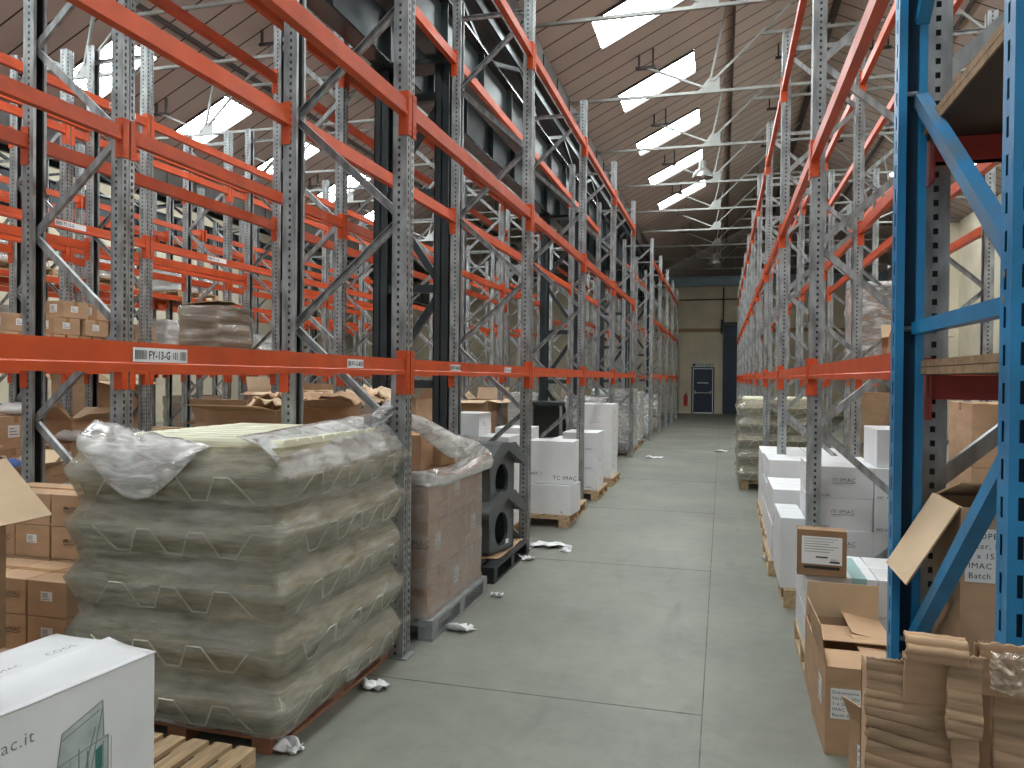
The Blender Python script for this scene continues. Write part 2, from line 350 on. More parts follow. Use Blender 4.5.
# roof trusses
NX = -.16*S
def truss(y, idx, valley, desc):
    t = empty('roof_truss', (valley, y, 0), 0, f'{ORD[idx]} pale steel roof truss from the camera, {desc}', 'roof truss', 'roof trusses')
    z0 = ZE-.02; z = lambda d: ZE+SL*d; n1 = NX-bays[0][0]; n2 = 2*HALF-n1
    MB().bar((.05,0,z0), (2*HALF-.05,0,z0), .055, .008).bar((.05,0,z0+.025), (2*HALF-.05,0,z0+.025), .008, .05).build('tie_bar', M['pipe'], t)
    for n_, s_ in ((n1, 1), (n2, -1)):
        g = MB(); v = [(n_-s_*.22, -.006, z0), (n_+s_*.16, -.006, z0), (n_+s_*.16, -.006, z0+.26), (n_-s_*.02, -.006, z0+.26)]
        g.add(v+[(a, .006, c) for a, b, c in v], [(0,1,2,3),(7,6,5,4),(0,4,5,1),(1,5,6,2),(2,6,7,3),(3,7,4,0)]); g.build('gusset_plate', M['pipe'], t)
        a_ = n_-s_*.66*S; da = a_ if s_ > 0 else 2*HALF-a_
        dn = n_ if s_ > 0 else 2*HALF-n_
        MB().bar((n_-s_*.1,0,z0+.10), (a_,0,z0+.10+.26*S), .045, .035).build('strut', M['pipe'], t)
        MB().bar((n_,0,z0+.2), (n_+s_*.16*S,0,z(dn+.16*S)-.05), .045, .035).build('strut', M['pipe'], t)
        MB().bar((n_+s_*.05,0,z0+.2), (HALF-s_*.05,0,z(HALF)-.2), .045, .035).build('strut', M['pipe'], t)
        h_ = MB()
        for q in (-.14, .10): h_.box(a_+q-.015, a_+q+.015, -.03, .03, z0+.08+.26*S, z(da)+.02)
        h_.box(a_-.2, a_+.16, -.03, .03, z0+.08+.26*S, z0+.13+.26*S)
        h_.build('hanger', M['hang'], t); h_ = MB()
        b_ = HALF-s_*.55*S; db = HALF-.55*S
        for q in (-.14, .14): h_.box(b_+q-.015, b_+q+.015, -.03, .03, z(db)-.38, z(db)+.06)
        h_.box(b_-.2, b_+.2, -.03, .03, z(db)-.38, z(db)-.33)
        h_.build('hanger', M['hang'], t)
    c = MB(); c.bar((HALF-.95*S,0,ZE+.56*S), (HALF+.95*S,0,ZE+.56*S), .05, .05); c.build('collar', M['pipe'], t)
    return t
for i in range(11):
    y = TR0+(i+3)*1.93*S
    if y > YEND-.3: break
    truss(y, i, bays[0][0], 'over the main aisle')
    truss(y, i, bays[1][0], 'over the left storage bay')
# hi-bay lamps
def highbay(x, y, z, lab):
    t = empty('high_bay_lamp', (x, y, z), 0, lab, 'lamp', 'high bay lamps')
    MB().lathe([(.215,0),(.213,.02),(.20,.07),(.16,.14),(.10,.18),(.075,.20),(.075,.34),(.05,.36),(0,.36)]).lathe([(.205,0),(.19,.07),(.15,.13),(.09,.165)]).build('shade', M['lampgrey'], t, smooth=True)
    MB().lathe([(0,.0),(.03,.01),(.05,.05),(.05,.1),(.03,.15),(0,.15)], n=12).build('bulb', M['label'], t, smooth=True)
    MB().tube((0,0,.36), (0,0,ZE-z-.022), .012).build('hanging_rod', M['hang'], t)
highbay(-.275*S, 10.36*S-1.93*S*0-.0, 3.62*S, 'grey dome high bay lamp hanging under a truss above the aisle, nearest')
highbay(-.20*S, 18.08*S, 3.62*S, 'grey dome high bay lamp hanging above the aisle, farther one')

# valley girders and lattice columns
def valley(xc, yd, desc):
    t = empty('valley_girder', (xc, 0, 0), 0, f'dark steel girder and gutter carried by the columns {desc}', 'girder')
    y0, y1 = YB, YEND-.02
    for sx in (-1, 1):
        x = sx*.19*S
        g = MB(); g.box(x-.10, x+.10, y0, y1, 2.96*S, 2.975*S); g.box(x-.10, x+.10, y0, y1, 3.31*S, 3.325*S); g.build('flange', M['flange'], t)
        g = MB(); g.box(x-.008, x+.008, y0, y1, 2.975*S, 3.31*S)
        n = int((y1-y0)/1.2)
        for i in range(n): g.box(x-.08, x+.08, y0+i*1.2, y0+i*1.2+.012, 2.985*S, 3.3*S)
        g.build('beam', M['dark'], t)
        g = MB(); g.box(x-.04, x+.04, y0, y1, 3.62*S, 3.70*S)
        yy = y0; up = 0
        while yy < y1-1.6: g.bar((x, yy, (3.32 if up else 3.62)*S), (x, yy+1.5, (3.62 if up else 3.32)*S), .05, .05); yy += 1.5; up ^= 1
        g.build('lattice', M['dark'], t)
    g = MB(); g.box(-.24*S, .24*S, y0, y1, 3.72*S, 3.76*S); g.box(-.26*S, -.24*S, y0, y1, 3.72*S, ZE); g.box(.24*S, .26*S, y0, y1, 3.72*S, ZE)
    for i in range(int((y1-y0)/1.0)): g.box(.26*S, .27*S, y0+i, y0+i+.05, 3.74*S, ZE-.05)
    g.build('gutter', M['gutter'], t)
def column(x, y, lab):
    t = empty('steel_column', (x, y, 0), 0, lab, 'column', 'lattice steel columns')
    for sx in (-1, 1):
        g = MB(); X = sx*.205*S; a = .075
        g.box(X-a, X+a, -a, -a+.012, 0, 2.95*S); g.box(X-a, X+a, a-.012, a, 0, 2.95*S); g.box(X-.006, X+.006, -a, a, 0, 2.95*S)
        g.box(X-a, X-a+.01, -a, a, 0, 2.95*S)
        g.build('leg', M['dark'], t)
        MB().box(X-.14, X+.14, -.14, .14, 0, .02).build('base_plate', M['dark'], t)
    for z in (.3, .95, 1.55, 2.15, 2.75): MB().box(-.2*S, .2*S, -.04, .04, z*S-.04, z*S+.04).build('crossbar', M['dark'], t)
    for i, z in enumerate((.3, .95, 1.55, 2.15)):
        s_ = 1 if i % 2 else -1
        MB().bar((-s_*.19*S, 0, z*S+.04), (s_*.19*S, 0, (z+.6)*S-.04), .05, .07).build('diagonal', M['dark'], t)
    MB().box(-.3*S, .3*S, -.14, .14, 2.93*S, 2.96*S).build('cap_plate', M['dark'], t)
valley(-1.90*S, 1, 'left of the main aisle')
valley(-1.82*S-2*HALF-.1, 1, 'at the far left storage bay')
for i, y in enumerate((4.55, 9.2, 13.8, 18.4)):
    column(-1.90*S, y*S, f'dark lattice steel column, {ORD[i]} from the camera in the gap left of the aisle racking')
for i, y in enumerate((5.4, 9.2, 13.8)):
    column(-1.82*S-2*HALF-.1, y*S, f'dark lattice steel column, {ORD[i]} from the camera under the far left girder')

# ------------------------------------------------------------------ pallet racking
UH = 3.23*S; UW = .104; UD = .085; FD = .49*S
def upright_mesh(w_, d_, h_, mats, pitch=.05, slot=(.014, .024), name='upright', side=(.007, .018)):
    """open C section of sheet steel with real slots; front face on x = 0, depth along +x, width along y"""
    mb = MB(); n = int(h_/pitch); sw, sh = slot
    a = [-w_/2, -w_/2+.016, -w_/2+.016+sw, -.012, .012, w_/2-.016-sw, w_/2-.016, w_/2]
    def q(p, z0, z1, x=0.0, ax='y'):
        if ax == 'y': mb.add([(x, p[0], z0), (x, p[1], z0), (x, p[1], z1), (x, p[0], z1)], [(0,1,2,3)])
    q((a[0], a[1]), 0, h_); q((a[6], a[7]), 0, h_); q((a[2], a[3]), 0, h_); q((a[4], a[5]), 0, h_)
    # central shallow rib
    mb.add([(0,a[3],0),(.006,a[3]+.004,0),(.006,a[4]-.004,0),(0,a[4],0),(0,a[3],h_),(.006,a[3]+.004,h_),(.006,a[4]-.004,h_),(0,a[4],h_)], [(0,1,5,4),(1,2,6,5),(2,3,7,6)])
    for c in ((a[1], a[2]), (a[5], a[6])):
        q(c, 0, .02)
        for i in range(n): q(c, .02+i*pitch+sh, min(.02+(i+1)*pitch, h_))
    # sides with one column of holes, returns at the back
    hw, sd2 = side; xm = d_*.55
    for s_ in (-1, 1):
        Y = s_*w_/2
        def r(x0, x1, z0, z1, y=Y): mb.add([(x0, y, z0), (x1, y, z0), (x1, y, z1), (x0, y, z1)], [(0,1,2,3)])
        r(0, xm-hw, 0, h_); r(xm+hw, d_, 0, h_)
        for i in range(n): r(xm-hw, xm+hw, .02+i*pitch+sd2, min(.02+(i+1)*pitch, h_))
        r(xm-hw, xm+hw, 0, .02)
        Yi = Y-s_*.022
        mb.add([(d_, Y, 0), (d_, Yi, 0), (d_, Yi, h_), (d_, Y, h_)], [(0,1,2,3)])
        mb.add([(d_, Yi, 0), (d_-.014, Yi, 0), (d_-.014, Yi, h_), (d_, Yi, h_)], [(0,1,2,3)])
    # added plates inside, coloured dark to stand for shade behind the slots
    e = .012
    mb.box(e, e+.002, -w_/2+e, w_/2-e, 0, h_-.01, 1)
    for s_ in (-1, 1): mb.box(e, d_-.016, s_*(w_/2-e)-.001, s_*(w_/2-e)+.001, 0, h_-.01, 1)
    return mb.mesh(name, mats)
up_me = upright_mesh(UW, UD, UH, [M['galv'], M['slot_shade']], pitch=.042, slot=(.015, .023))
CH = [(-.022,-.014),(.022,-.014),(.022,.014),(.018,.014),(.018,-.010),(-.018,-.010),(-.018,.014),(-.022,.014)]
def brace_mesh(p, q, m, prof=CH, name='brace'):
    return MB().sweep(p, q, prof, (0,1,0)).mesh(name, m)
FN = [z*S for z in (.04, .80, 1.565, 2.33, 3.09)]; BN = [z*S for z in (.42, 1.18, 1.945, 2.71)]
def link(name, me, parent, loc=(0,0,0), rz=0):
    o = bpy.data.objects.new(name, me); C.objects.link(o); o.parent = parent; o.location = loc; o.rotation_euler = (0,0,rz); return o
def make_frame():
    t = empty('rack_frame', (0,0,0))
    link('upright', up_me, t); link('upright', up_me, t, (FD, 0, 0), PI)
    xa, xb = UD*.6, FD-UD*.6
    me_up = brace_mesh((xa, 0, 0), (xb, 0, (BN[1]-FN[1])), M['galv']); me_dn = brace_mesh((xb, 0, 0), (xa, 0, FN[1]-BN[0]), M['galv'])
    for k in range(4):
        link('brace', me_up, t, (0, 0, FN[k])); link('brace', me_dn, t, (0, 0, BN[k]))
    me_h = brace_mesh((xa, 0, 0), (xb, 0, 0), M['galv'])
    link('brace', me_h, t, (0,0,.10)); link('brace', me_h, t, (0,0,3.125*S))
    fp = MB().box(-.03, UD+.03, -.07, .07, 0, .008).mesh('foot_plate', M['galv_dull'])
    link('foot_plate', fp, t); link('foot_plate', fp, t, (FD-UD, 0, 0))
    return freeze(t)
BAY = 1.808*S; BL = BAY-UW-.004; BH = .088
LV = [1.032*S, 1.942*S, 2.875*S]; LV_A = LV; LV_B = [1.02*S, 1.865*S, 2.675*S]
def make_beam(length=BL):
    t = empty('rack_beam', (0,0,0)); h = BH/2
    # section drawn in (depth, height); outer face at x = 0
    pr = [(-.004,-h),(.046,-h),(.046,h),(.0,h),(.0,-h+.026),(-.004,-h+.022)]
    b = MB(); n = len(pr)
    b.add([(x, 0, z) for x, z in pr]+[(x, length, z) for x, z in pr], [(i, (i+1) % n, n+(i+1) % n, n+i) for i in range(n)]+[tuple(range(n)), tuple(range(n, 2*n))[::-1]])
    b.build('beam_rail', M['orange'], t)
    for e, s_ in ((0, -1), (length, 1)):
        c = MB(); a, bb = e+s_*.0, e+s_*.045
        c.box(-.010, -.002, min(a-.004*s_, bb), max(a-.004*s_, bb), -.155, .092)
        c.box(-.010, .05, min(e, e-s_*.005), max(e, e-s_*.005), -.155, .092)
        for zz in (-.13, -.09, .065): c.cyl((0,0), .0001, .0001, 0, 0, 3) if False else c.box(-.013, -.010, e+s_*.022-.006, e+s_*.022+.006, zz-.006, zz+.006)
        c.build('connector', M['orange'], t)
    return freeze(t)
frame0 = make_frame(); beam0 = make_beam()
used = {'f': False, 'b': False}
def place(proto, key, loc, rz, label, cat, group):
    o = proto if not used[key] else copy_tree(proto); used[key] = True
    o.location = loc; o.rotation_euler = (0, 0, rz); tag(o, label, cat, group); return o
LN = ['lower', 'middle', 'upper']
beams = {}
def row(name, x_front, d, ys_, bays_, desc, levels=(0,1,2), LV=LV_A):
    """x_front: aisle face; d = +1 when the depth runs towards +x"""
    for i, y in enumerate(ys_):
        place(frame0, 'f', (x_front, y, 0), 0 if d > 0 else PI, f'galvanised rack frame, {ORD[i]} from the camera in {desc}', 'rack frame', 'galvanised rack frames')
    for bi, (i, j) in enumerate(bays_):
        y0 = ys_[i]+UW/2+.002; ln = ys_[j]-ys_[i]-UW-.004
        for l in levels:
            for side in (0, 1):
                x = x_front if side == 0 else x_front+d*FD
                dd = d if side == 0 else -d
                ydir = 1 if dd > 0 else -1
                o = place(beam0, 'b', (x, y0 if dd > 0 else y0+ln, LV[l]), 0 if dd > 0 else PI,
                          f'orange {LN[l]} beam, {"front" if side == 0 else "rear"} face, {ORD[bi]} bay of {desc}', 'rack beam', 'orange rack beams')
                o.scale = (1, ln/BL, 1)
                beams[(name, bi, l, side)] = o
near = [(2.545+1.808*k)*S for k in range(-1, 5)]; far = [(12.45+1.80*k)*S for k in range(0, 5)]
YS = near+far; BB = [(i, i+1) for i in range(5)]+[(i, i+1) for i in range(6, 10)]
row('R1', -1.075*S, -1, YS, BB, 'the row left of the aisle')
row('R2', -2.765*S, 1, YS, BB, 'the second row left')
row('R3', -3.72*S, -1, YS[:9], BB[:7], 'the third row left', LV=LV_B)
row('R4', -4.87*S, 1, YS[:8], BB[:6], 'the fourth row left', LV=LV_B)
YR = [1.62*S]+[(3.46+1.80*k)*S for k in range(0, 10)]
row('R0', .350*S, 1, YR, [(i, i+1) for i in range(10)], 'the row right of the aisle')
row('Q', 1.57*S, -1, YR[:7], [(i, i+1) for i in range(5)], 'the second row right')
# the far left rows: frames one by one, their beams as one uncountable mass
for i, y in enumerate(YS[1:8]):
    for x_, d_, ds_ in ((-6.05*S, -1, 'the fifth row left'), (-7.22*S, 1, 'the sixth row left')):
        place(frame0, 'f', (x_, y, 0), 0 if d_ > 0 else PI, f'galvanised rack frame, {ORD[i]} from the camera in {ds_}', 'rack frame', 'galvanised rack frames')
g = MB()
for x_ in (-6.05, -6.54, -6.73, -7.22):
    for l in LV_B:
        for i, (a, b) in enumerate(zip(YS[1:8], YS[2:8])):
            g.box(x_*S-.022, x_*S+.022, a+.06, b-.06, l-BH/2, l+BH/2)
            for e in (a+.03, b-.07): g.box(x_*S-.05, x_*S+.05, e, e+.04, l-.115, l+.085)
tag(g.build('distant_rack_beams', M['orange']), 'many orange beams of the farthest racks at the left wall', 'rack beams', kind='stuff')

# beam labels: white stickers with bar codes and the bay code
def beam_sticker(beam, y, word, wd=.17, ht=.042, tail=True):
    """sticker on the outer face of a beam; y measured along the world Y axis from the beam's origin"""
    m_ = MB(); rz = beam.rotation_euler[2]; sy = beam.scale[1]
    # outer face is local -x; reading direction is local -y (seen from outside)
    ux = Vector((0, -1, 0)); uy = Vector((0, 0, 1)); yl = y/sy
    org = Vector((-.0015, yl, .006))
    v = MB()
    rect(v, org, ux, uy, -wd/2, wd/2, -ht/2, ht/2, 0, .001)
    x = -wd/2+.008
    random.seed(int(abs(y)*100))
    while x < -wd/2+wd*.24:
        b_ = random.uniform(.0012, .003); rect(v, org, ux, uy, x, x+b_, -ht*.32, ht*.32, 1, .0016); x += b_+random.uniform(.0012, .0022)
    put_text(v, word, ht*.82, org+ux*(-wd*.23)+uy*(-ht*.29), ux, uy, 1, 2, off=.0018, cx=.70)
    if tail:
        put_text(v, '1', ht*.66, org+ux*(wd*.195)+uy*(-ht*.25), ux, uy, 1, True, off=.0018)
        for a in range(5):
            for b_ in range(5):
                if (a*7+b_*3) % 3: rect(v, org, ux, uy, wd*.235+a*wd*.016, wd*.235+(a+.8)*wd*.016, -ht*.28+b_*ht*.11, -ht*.28+(b_+.8)*ht*.11, 1, .0016)
        x = wd*.36
        while x < wd*.47:
            b_ = random.uniform(.0012, .0025); rect(v, org, ux, uy, x, x+b_, -ht*.32, ht*.32, 1, .0016); x += b_+random.uniform(.0012, .0022)
    for i, p in enumerate(v.v): v.v[i] = (p[0], yl+(p[1]-yl)/sy, p[2])
    o = v.build('bay_label', [M['label'], M['ink']], beam); o['label'] = 'white bay label with bar code'
    return o
def sticker_world(key, yw, word, **k):
    b = beams[key]; f = 1 if abs(b.rotation_euler[2]) < 1 else -1
    beam_sticker(b, (yw-b.location.y)*f, word, **k)
sticker_world(('R1', 0, 0, 0), at(162, 356, X=-1.072*S).y, 'FY-13-G', wd=.245, ht=.044)
sticker_world(('R1', 0, 0, 0), at(356, 364, X=-1.072*S).y, 'FY-13-H', wd=.17)
sticker_world(('R1', 1, 0, 0), at(456, 368, X=-1.072*S).y, 'FY-14-A', wd=.20)
sticker_world(('R1', 1, 0, 0), at(508, 370, X=-1.072*S).y, 'FY-14-B', wd=.22)
for bi in (1, 2):
    sticker_world(('R3', bi, 1, 0), at(68 if bi == 1 else 215, 230, X=-3.74*S).y, 'FY-13-G', wd=.36, ht=.055, tail=False)
sticker_world(('R3', 1, 2, 0), at(120, 120, X=-3.74*S).y, 'FY-13-H', wd=.36, ht=.055, tail=False)

# ------------------------------------------------------------------ pallets and cartons
pal_me = {}
def make_pallet(L_=1.2, W_=1.0, m=None, mb_=None):
    """boards of the deck run along y"""
    t = empty('pallet', (0,0,0)); m = m or M['wood']; mb_ = mb_ or m; H_ = .125
    n = 7; bw = W_/n*.72
    dm = MB().box(-bw/2, bw/2, 0, L_, H_-.018, H_).mesh('deck_board', m)
    for i in range(n): link('deck_board', dm, t, (bw/2+(W_-bw)*i/(n-1), 0, 0))
    sm = MB().box(0, W_, -.05, .05, H_-.038, H_-.018).mesh('stringer_board', m)
    for y in (.05, L_/2, L_-.05): link('stringer_board', sm, t, (0, y, 0))
    bm = MB().box(-.05, .05, -.05, .05, .018, H_-.038).mesh('block', mb_)
    for x in (.05, W_/2, W_-.05):
        for y in (.05, L_/2, L_-.05): link('block', bm, t, (x, y, 0))
    lm = MB().box(-.05, .05, 0, L_, 0, .018).mesh('bottom_board', m)
    for x in (.05, W_/2, W_-.05): link('bottom_board', lm, t, (x, 0, 0))
    return freeze(t)
PROT = {'wood': make_pallet(), 'red': make_pallet(m=M['woodred'], mb_=M['woodred']), 'black': make_pallet(m=M['black'], mb_=M['black']), 'grey': make_pallet(m=M['galv_dull'], mb_=M['galv_dull'])}
pu = {k: False for k in PROT}
def pallet(x, y, label, kind='wood', rz=0, sx=1, sy=1, z=0):
    o = PROT[kind] if not pu[kind] else copy_tree(PROT[kind]); pu[kind] = True
    o.location = (x, y, z); o.rotation_euler = (0, 0, rz); o.scale = (sx, sy, 1); tag(o, label, 'pallet', 'pallets on the floor'); return o
PH = .125

def carton(x0, x1, y0, y1, z0, z1, kind, label, group, rz=0, logo=None, sticker=None, tape=True, print_side=None, name='carton', side_print=True):
    """closed carton: body, tape; optional logo / sticker on the -y face; +x or -x face print"""
    cx, cy = (x0+x1)/2, (y0+y1)/2; w_, d_, h_ = x1-x0, y1-y0, z1-z0
    t = empty(name, (cx, cy, z0), rz, label, 'box', group)
    bm_ = {'white': M['whitebox'], 'kraft': M['kraft'], 'dark': M['kraft_d'], 'pink': M['kraft_pk']}[kind]
    b = MB().box(-w_/2, w_/2, -d_/2, d_/2, 0, h_)
    b.build('carton_body', bm_, t, bevel=.004)
    if tape:
        e = .0015; tw = .022
        tm = M['tape'] if kind != 'white' else M['label']
        MB().box(-w_/2-.001, w_/2+.001, -tw, tw, h_-.0005, h_+e).box(-w_/2-e, -w_/2-.0003, -tw, tw, h_-.06, h_+e).box(w_/2+.0003, w_/2+e, -tw, tw, h_-.06, h_+e).build('tape', tm, t)
    if logo == 't':
        g = MB(); ux, uy = (1,0,0), (0,0,1)
        put_text(g, 'TC IMAC', min(h_, w_)*.13, (w_*.05, -d_/2-.0006, h_*.10), ux, uy, 0, True)
        put_text(g, 'ART. 1', min(h_, w_)*.09, (-w_*.44, -d_/2-.0006, h_*.2), ux, uy, 0)
        g.build('printed_code', M['ink'], t)
    elif logo:
        g = MB(); o = Vector((0, -d_/2-.0005, 0)); s = min(h_, w_)*.20; ux, uy = (1,0,0), (0,0,1)
        lx = -w_*.12; lz = h_*.52
        put_text(g, 'IMAC', s*.9, o+Vector((lx+s*1.0, 0, lz)), ux, uy, 0, True)
        for q in (0, .48):
            pts = [o+Vector((lx+s*(q-.15+.22*(1-math.cos(a))), -.001, lz+s*.08+s*.5*math.sin(a))) for a in [PI*i/8 for i in range(9)]]
            for a, c in zip(pts, pts[1:]): g.bar(a, c, .002, s*.10, (0,1,0))
        rect(g, o, ux, uy, lx-s*.2, lx+s*3.2, lz-s*.22, lz-s*.14)
        put_text(g, 'www.imac.it', s*.28, o+Vector((lx, 0, lz-s*.5)), ux, uy)
        g.build('printed_logo', M['ink'] if kind != 'white' else M['greenink'], t)
        if kind == 'white':
            g = MB(); put_text(g, 'ART. 00.802', h_*.10, o+Vector((-w_*.46, 0, h_*.05)), ux, uy); g.build('printed_code', M['ink'], t)
    if sticker:
        sx, sz, sw, sh = sticker; g = MB(); o = Vector((0, -d_/2-.0006, 0)); ux, uy = (1,0,0), (0,0,1)
        X0 = -w_/2+sx*w_; Z0 = sz*h_; rect(g, o, ux, uy, X0, X0+sw, Z0, Z0+sh, 0)
        x = X0+sw*.12; random.seed(int(abs(x0*1000)+abs(z0*100)))
        while x < X0+sw*.6: b_ = sw*random.uniform(.02, .05); rect(g, o, ux, uy, x, x+b_, Z0+sh*.3, Z0+sh*.85, 1, .0016); x += b_*2
        rect(g, o, ux, uy, X0+sw*.12, X0+sw*.8, Z0+sh*.12, Z0+sh*.2, 1, .0016)
        g.build('shipping_label', [M['label'], M['greyink']], t)
    if print_side:
        sgn = print_side; g = MB(); o = Vector((sgn*(w_/2+.0006), 0, 0)); ux = (0, sgn, 0); uy = (0,0,1)
        rect(g, o, ux, uy, -d_*.2, d_*.08, h_*.35, h_*.72, 0); 
        for i in range(3): rect(g, o, ux, uy, -d_*.17, d_*.05-.02*i, h_*(.42+.09*i), h_*(.45+.09*i), 1, .0017)
        g.build('shipping_label', [M['label'], M['greyink']], t)
    return t
COLN = ['left', 'middle', 'right', 'far right', 'outer right']
LAYN = ['bottom', 'second', 'third', 'fourth', 'fifth', 'sixth']
def stack(x0, y0, z0, nx, ny, nz, size, kind, desc, group, gap=.006, jit=.006, logo=None, sticker=None, rz=0, skip=None, seed=1, print_side=None, noun='carton'):
    rnd = random.Random(seed); w_, d_, h_ = size
    for k in range(nz):
        for j in range(ny):
            for i in range(nx):
                if skip and skip(i, j, k): continue
                jx, jy = rnd.uniform(-jit, jit), rnd.uniform(-jit, jit)
                X = x0+i*(w_+gap)+jx; Y = y0+j*(d_+gap)+jy; Z = z0+k*(h_+.001)
                row_ = ['front', 'rear', 'rearmost'][min(j, 2)] if ny > 1 else ''
                col_ = COLN[i]+' ' if nx > 1 else ''
                lab = f'{kind_word[kind]} {noun}, {LAYN[k]} layer {row_} {col_}in {desc}'.replace('  ', ' ')
                carton(X, X+w_, Y, Y+d_, Z, Z+h_, kind, lab, group, rz=rnd.uniform(-.008, .008), logo=logo if j == 0 else None, sticker=sticker if j == 0 else None, print_side=print_side if i in (0, nx-1) else None)
kind_word = {'white': 'white', 'kraft': 'brown', 'dark': 'dark brown', 'pink': 'pinkish brown'}

def open_carton(x, y, z, w_, d_, h_, label, group, rz=0, angs=(-20, 30, 60, -10), kind='kraft', sticker=None, fl=None):
    """open-topped carton, walls of board thickness, four flaps at given angles from vertical outwards"""
    t = empty('open_carton', (x, y, z), rz, label, 'box', group); th = .006
    om = {'kraft': M['kraft'], 'dark': M['kraft_d'], 'white': M['whitebox']}[kind]
    b = MB().box(-w_/2, w_/2, -d_/2, d_/2, 0, th); b.box(-w_/2, w_/2, -d_/2, -d_/2+th, th, h_); b.box(-w_/2, w_/2, d_/2-th, d_/2, th, h_)
    b.box(-w_/2, -w_/2+th, -d_/2+th, d_/2-th, th, h_); b.box(w_/2-th, w_/2, -d_/2+th, d_/2-th, th, h_); b.build('carton_body', om, t)
    F = fl or min(w_, d_)*.5
    for i, a in enumerate(angs):
        if a is None: continue
        a = math.radians(a); lw = w_ if i < 2 else d_
        m_ = MB()
        m_.add([(-lw/2+.003, 0, 0), (lw/2-.003, 0, 0), (lw/2-.006, 0, F), (-lw/2+.006, 0, F), (-lw/2+.003, th*.7, 0), (lw/2-.003, th*.7, 0), (lw/2-.006, th*.7, F), (-lw/2+.006, th*.7, F)],
               [(0,1,2,3),(0,4,5,1),(1,5,6,2),(2,6,7,3),(3,7,4,0)], 0)
        m_.add([(-lw/2+.003, th*.7, 0), (lw/2-.003, th*.7, 0), (lw/2-.006, th*.7, F), (-lw/2+.006, th*.7, F)], [(3,2,1,0)], 1)
        R_ = Matrix.Rotation(a, 4, 'X')
        if i == 0: T = Matrix.Translation((0, -d_/2, h_)) @ R_
        elif i == 1: T = Matrix.Translation((0, d_/2, h_)) @ Matrix.Rotation(PI, 4, 'Z') @ R_
        elif i == 2: T = Matrix.Translation((-w_/2, 0, h_)) @ Matrix.Rotation(-PI/2, 4, 'Z') @ R_
        else: T = Matrix.Translation((w_/2, 0, h_)) @ Matrix.Rotation(PI/2, 4, 'Z') @ R_
        m_.xf(T); m_.build('flap', [om, M['kraft_l']], t)
    if sticker:
        for (face, sx, sz, sw, sh, lines) in sticker:
            g = MB()
            if face == 'front': o = Vector((0, -d_/2-.0006, 0)); ux = (1,0,0); base = -w_/2+sx*w_
            else: o = Vector((-w_/2-.0006, 0, 0)); ux = (0,-1,0); base = -d_/2+sx*d_
            uy = (0,0,1); Z0 = sz*h_
            rect(g, o, ux, uy, base, base+sw, Z0, Z0+sh, 0)
            for i, tx in enumerate(lines): put_text(g, tx, sh/(len(lines)+.6)*.85, o+Vector(ux)*(base+sw*.05)+Vector(uy)*(Z0+sh*(1-(i+1)/(len(lines)+.4))), ux, uy, 1, i in (1, 2))
            g.build('shipping_label', [M['label'], M['ink']], t)
    return t

def sheet(name, fn, nu, nv, m, label, cat, group=None, solid=.005, parent=None, kind=None):
    o = MB().grid(fn, nu, nv).build(name, m, parent, smooth=True, solid=solid)
    if label: tag(o, label, cat, group, kind)
    return o
def nz(x, y, z, s=1, seed=0): return noise.noise(Vector((x*s+seed*7.1, y*s+seed*3.3, z*s)))

def rring(hx, hy, r, n=16):
    """rounded rectangle ring, points and outward order"""
    pts = []
    for cx, cy, a0 in ((hx-r, hy-r, 0), (-hx+r, hy-r, PI/2), (-hx+r, -hy+r, PI), (hx-r, -hy+r, 3*PI/2)):
        nxt = []
        for i in range(5): a = a0+PI/2*i/4; nxt.append((cx+r*math.cos(a), cy+r*math.sin(a)))
        pts.append(nxt)
    out = []
    for i in range(4):
        out += pts[i]; a = pts[i][-1]; b = pts[(i+1) % 4][0]
        for k in range(1, n): out.append((a[0]+(b[0]-a[0])*k/n, a[1]+(b[1]-a[1])*k/n))
    return out
def loft(mb, rings, cap=True, mi=0):
    n = len(rings[0]); v = [p for r in rings for p in r]
    f = [(k*n+i, k*n+(i+1) % n, (k+1)*n+(i+1) % n, (k+1)*n+i) for k in range(len(rings)-1) for i in range(n)]
    if cap: f += [tuple(range(n))[::-1], tuple((len(rings)-1)*n+i for i in range(n))]
    return mb.add(v, f, mi)

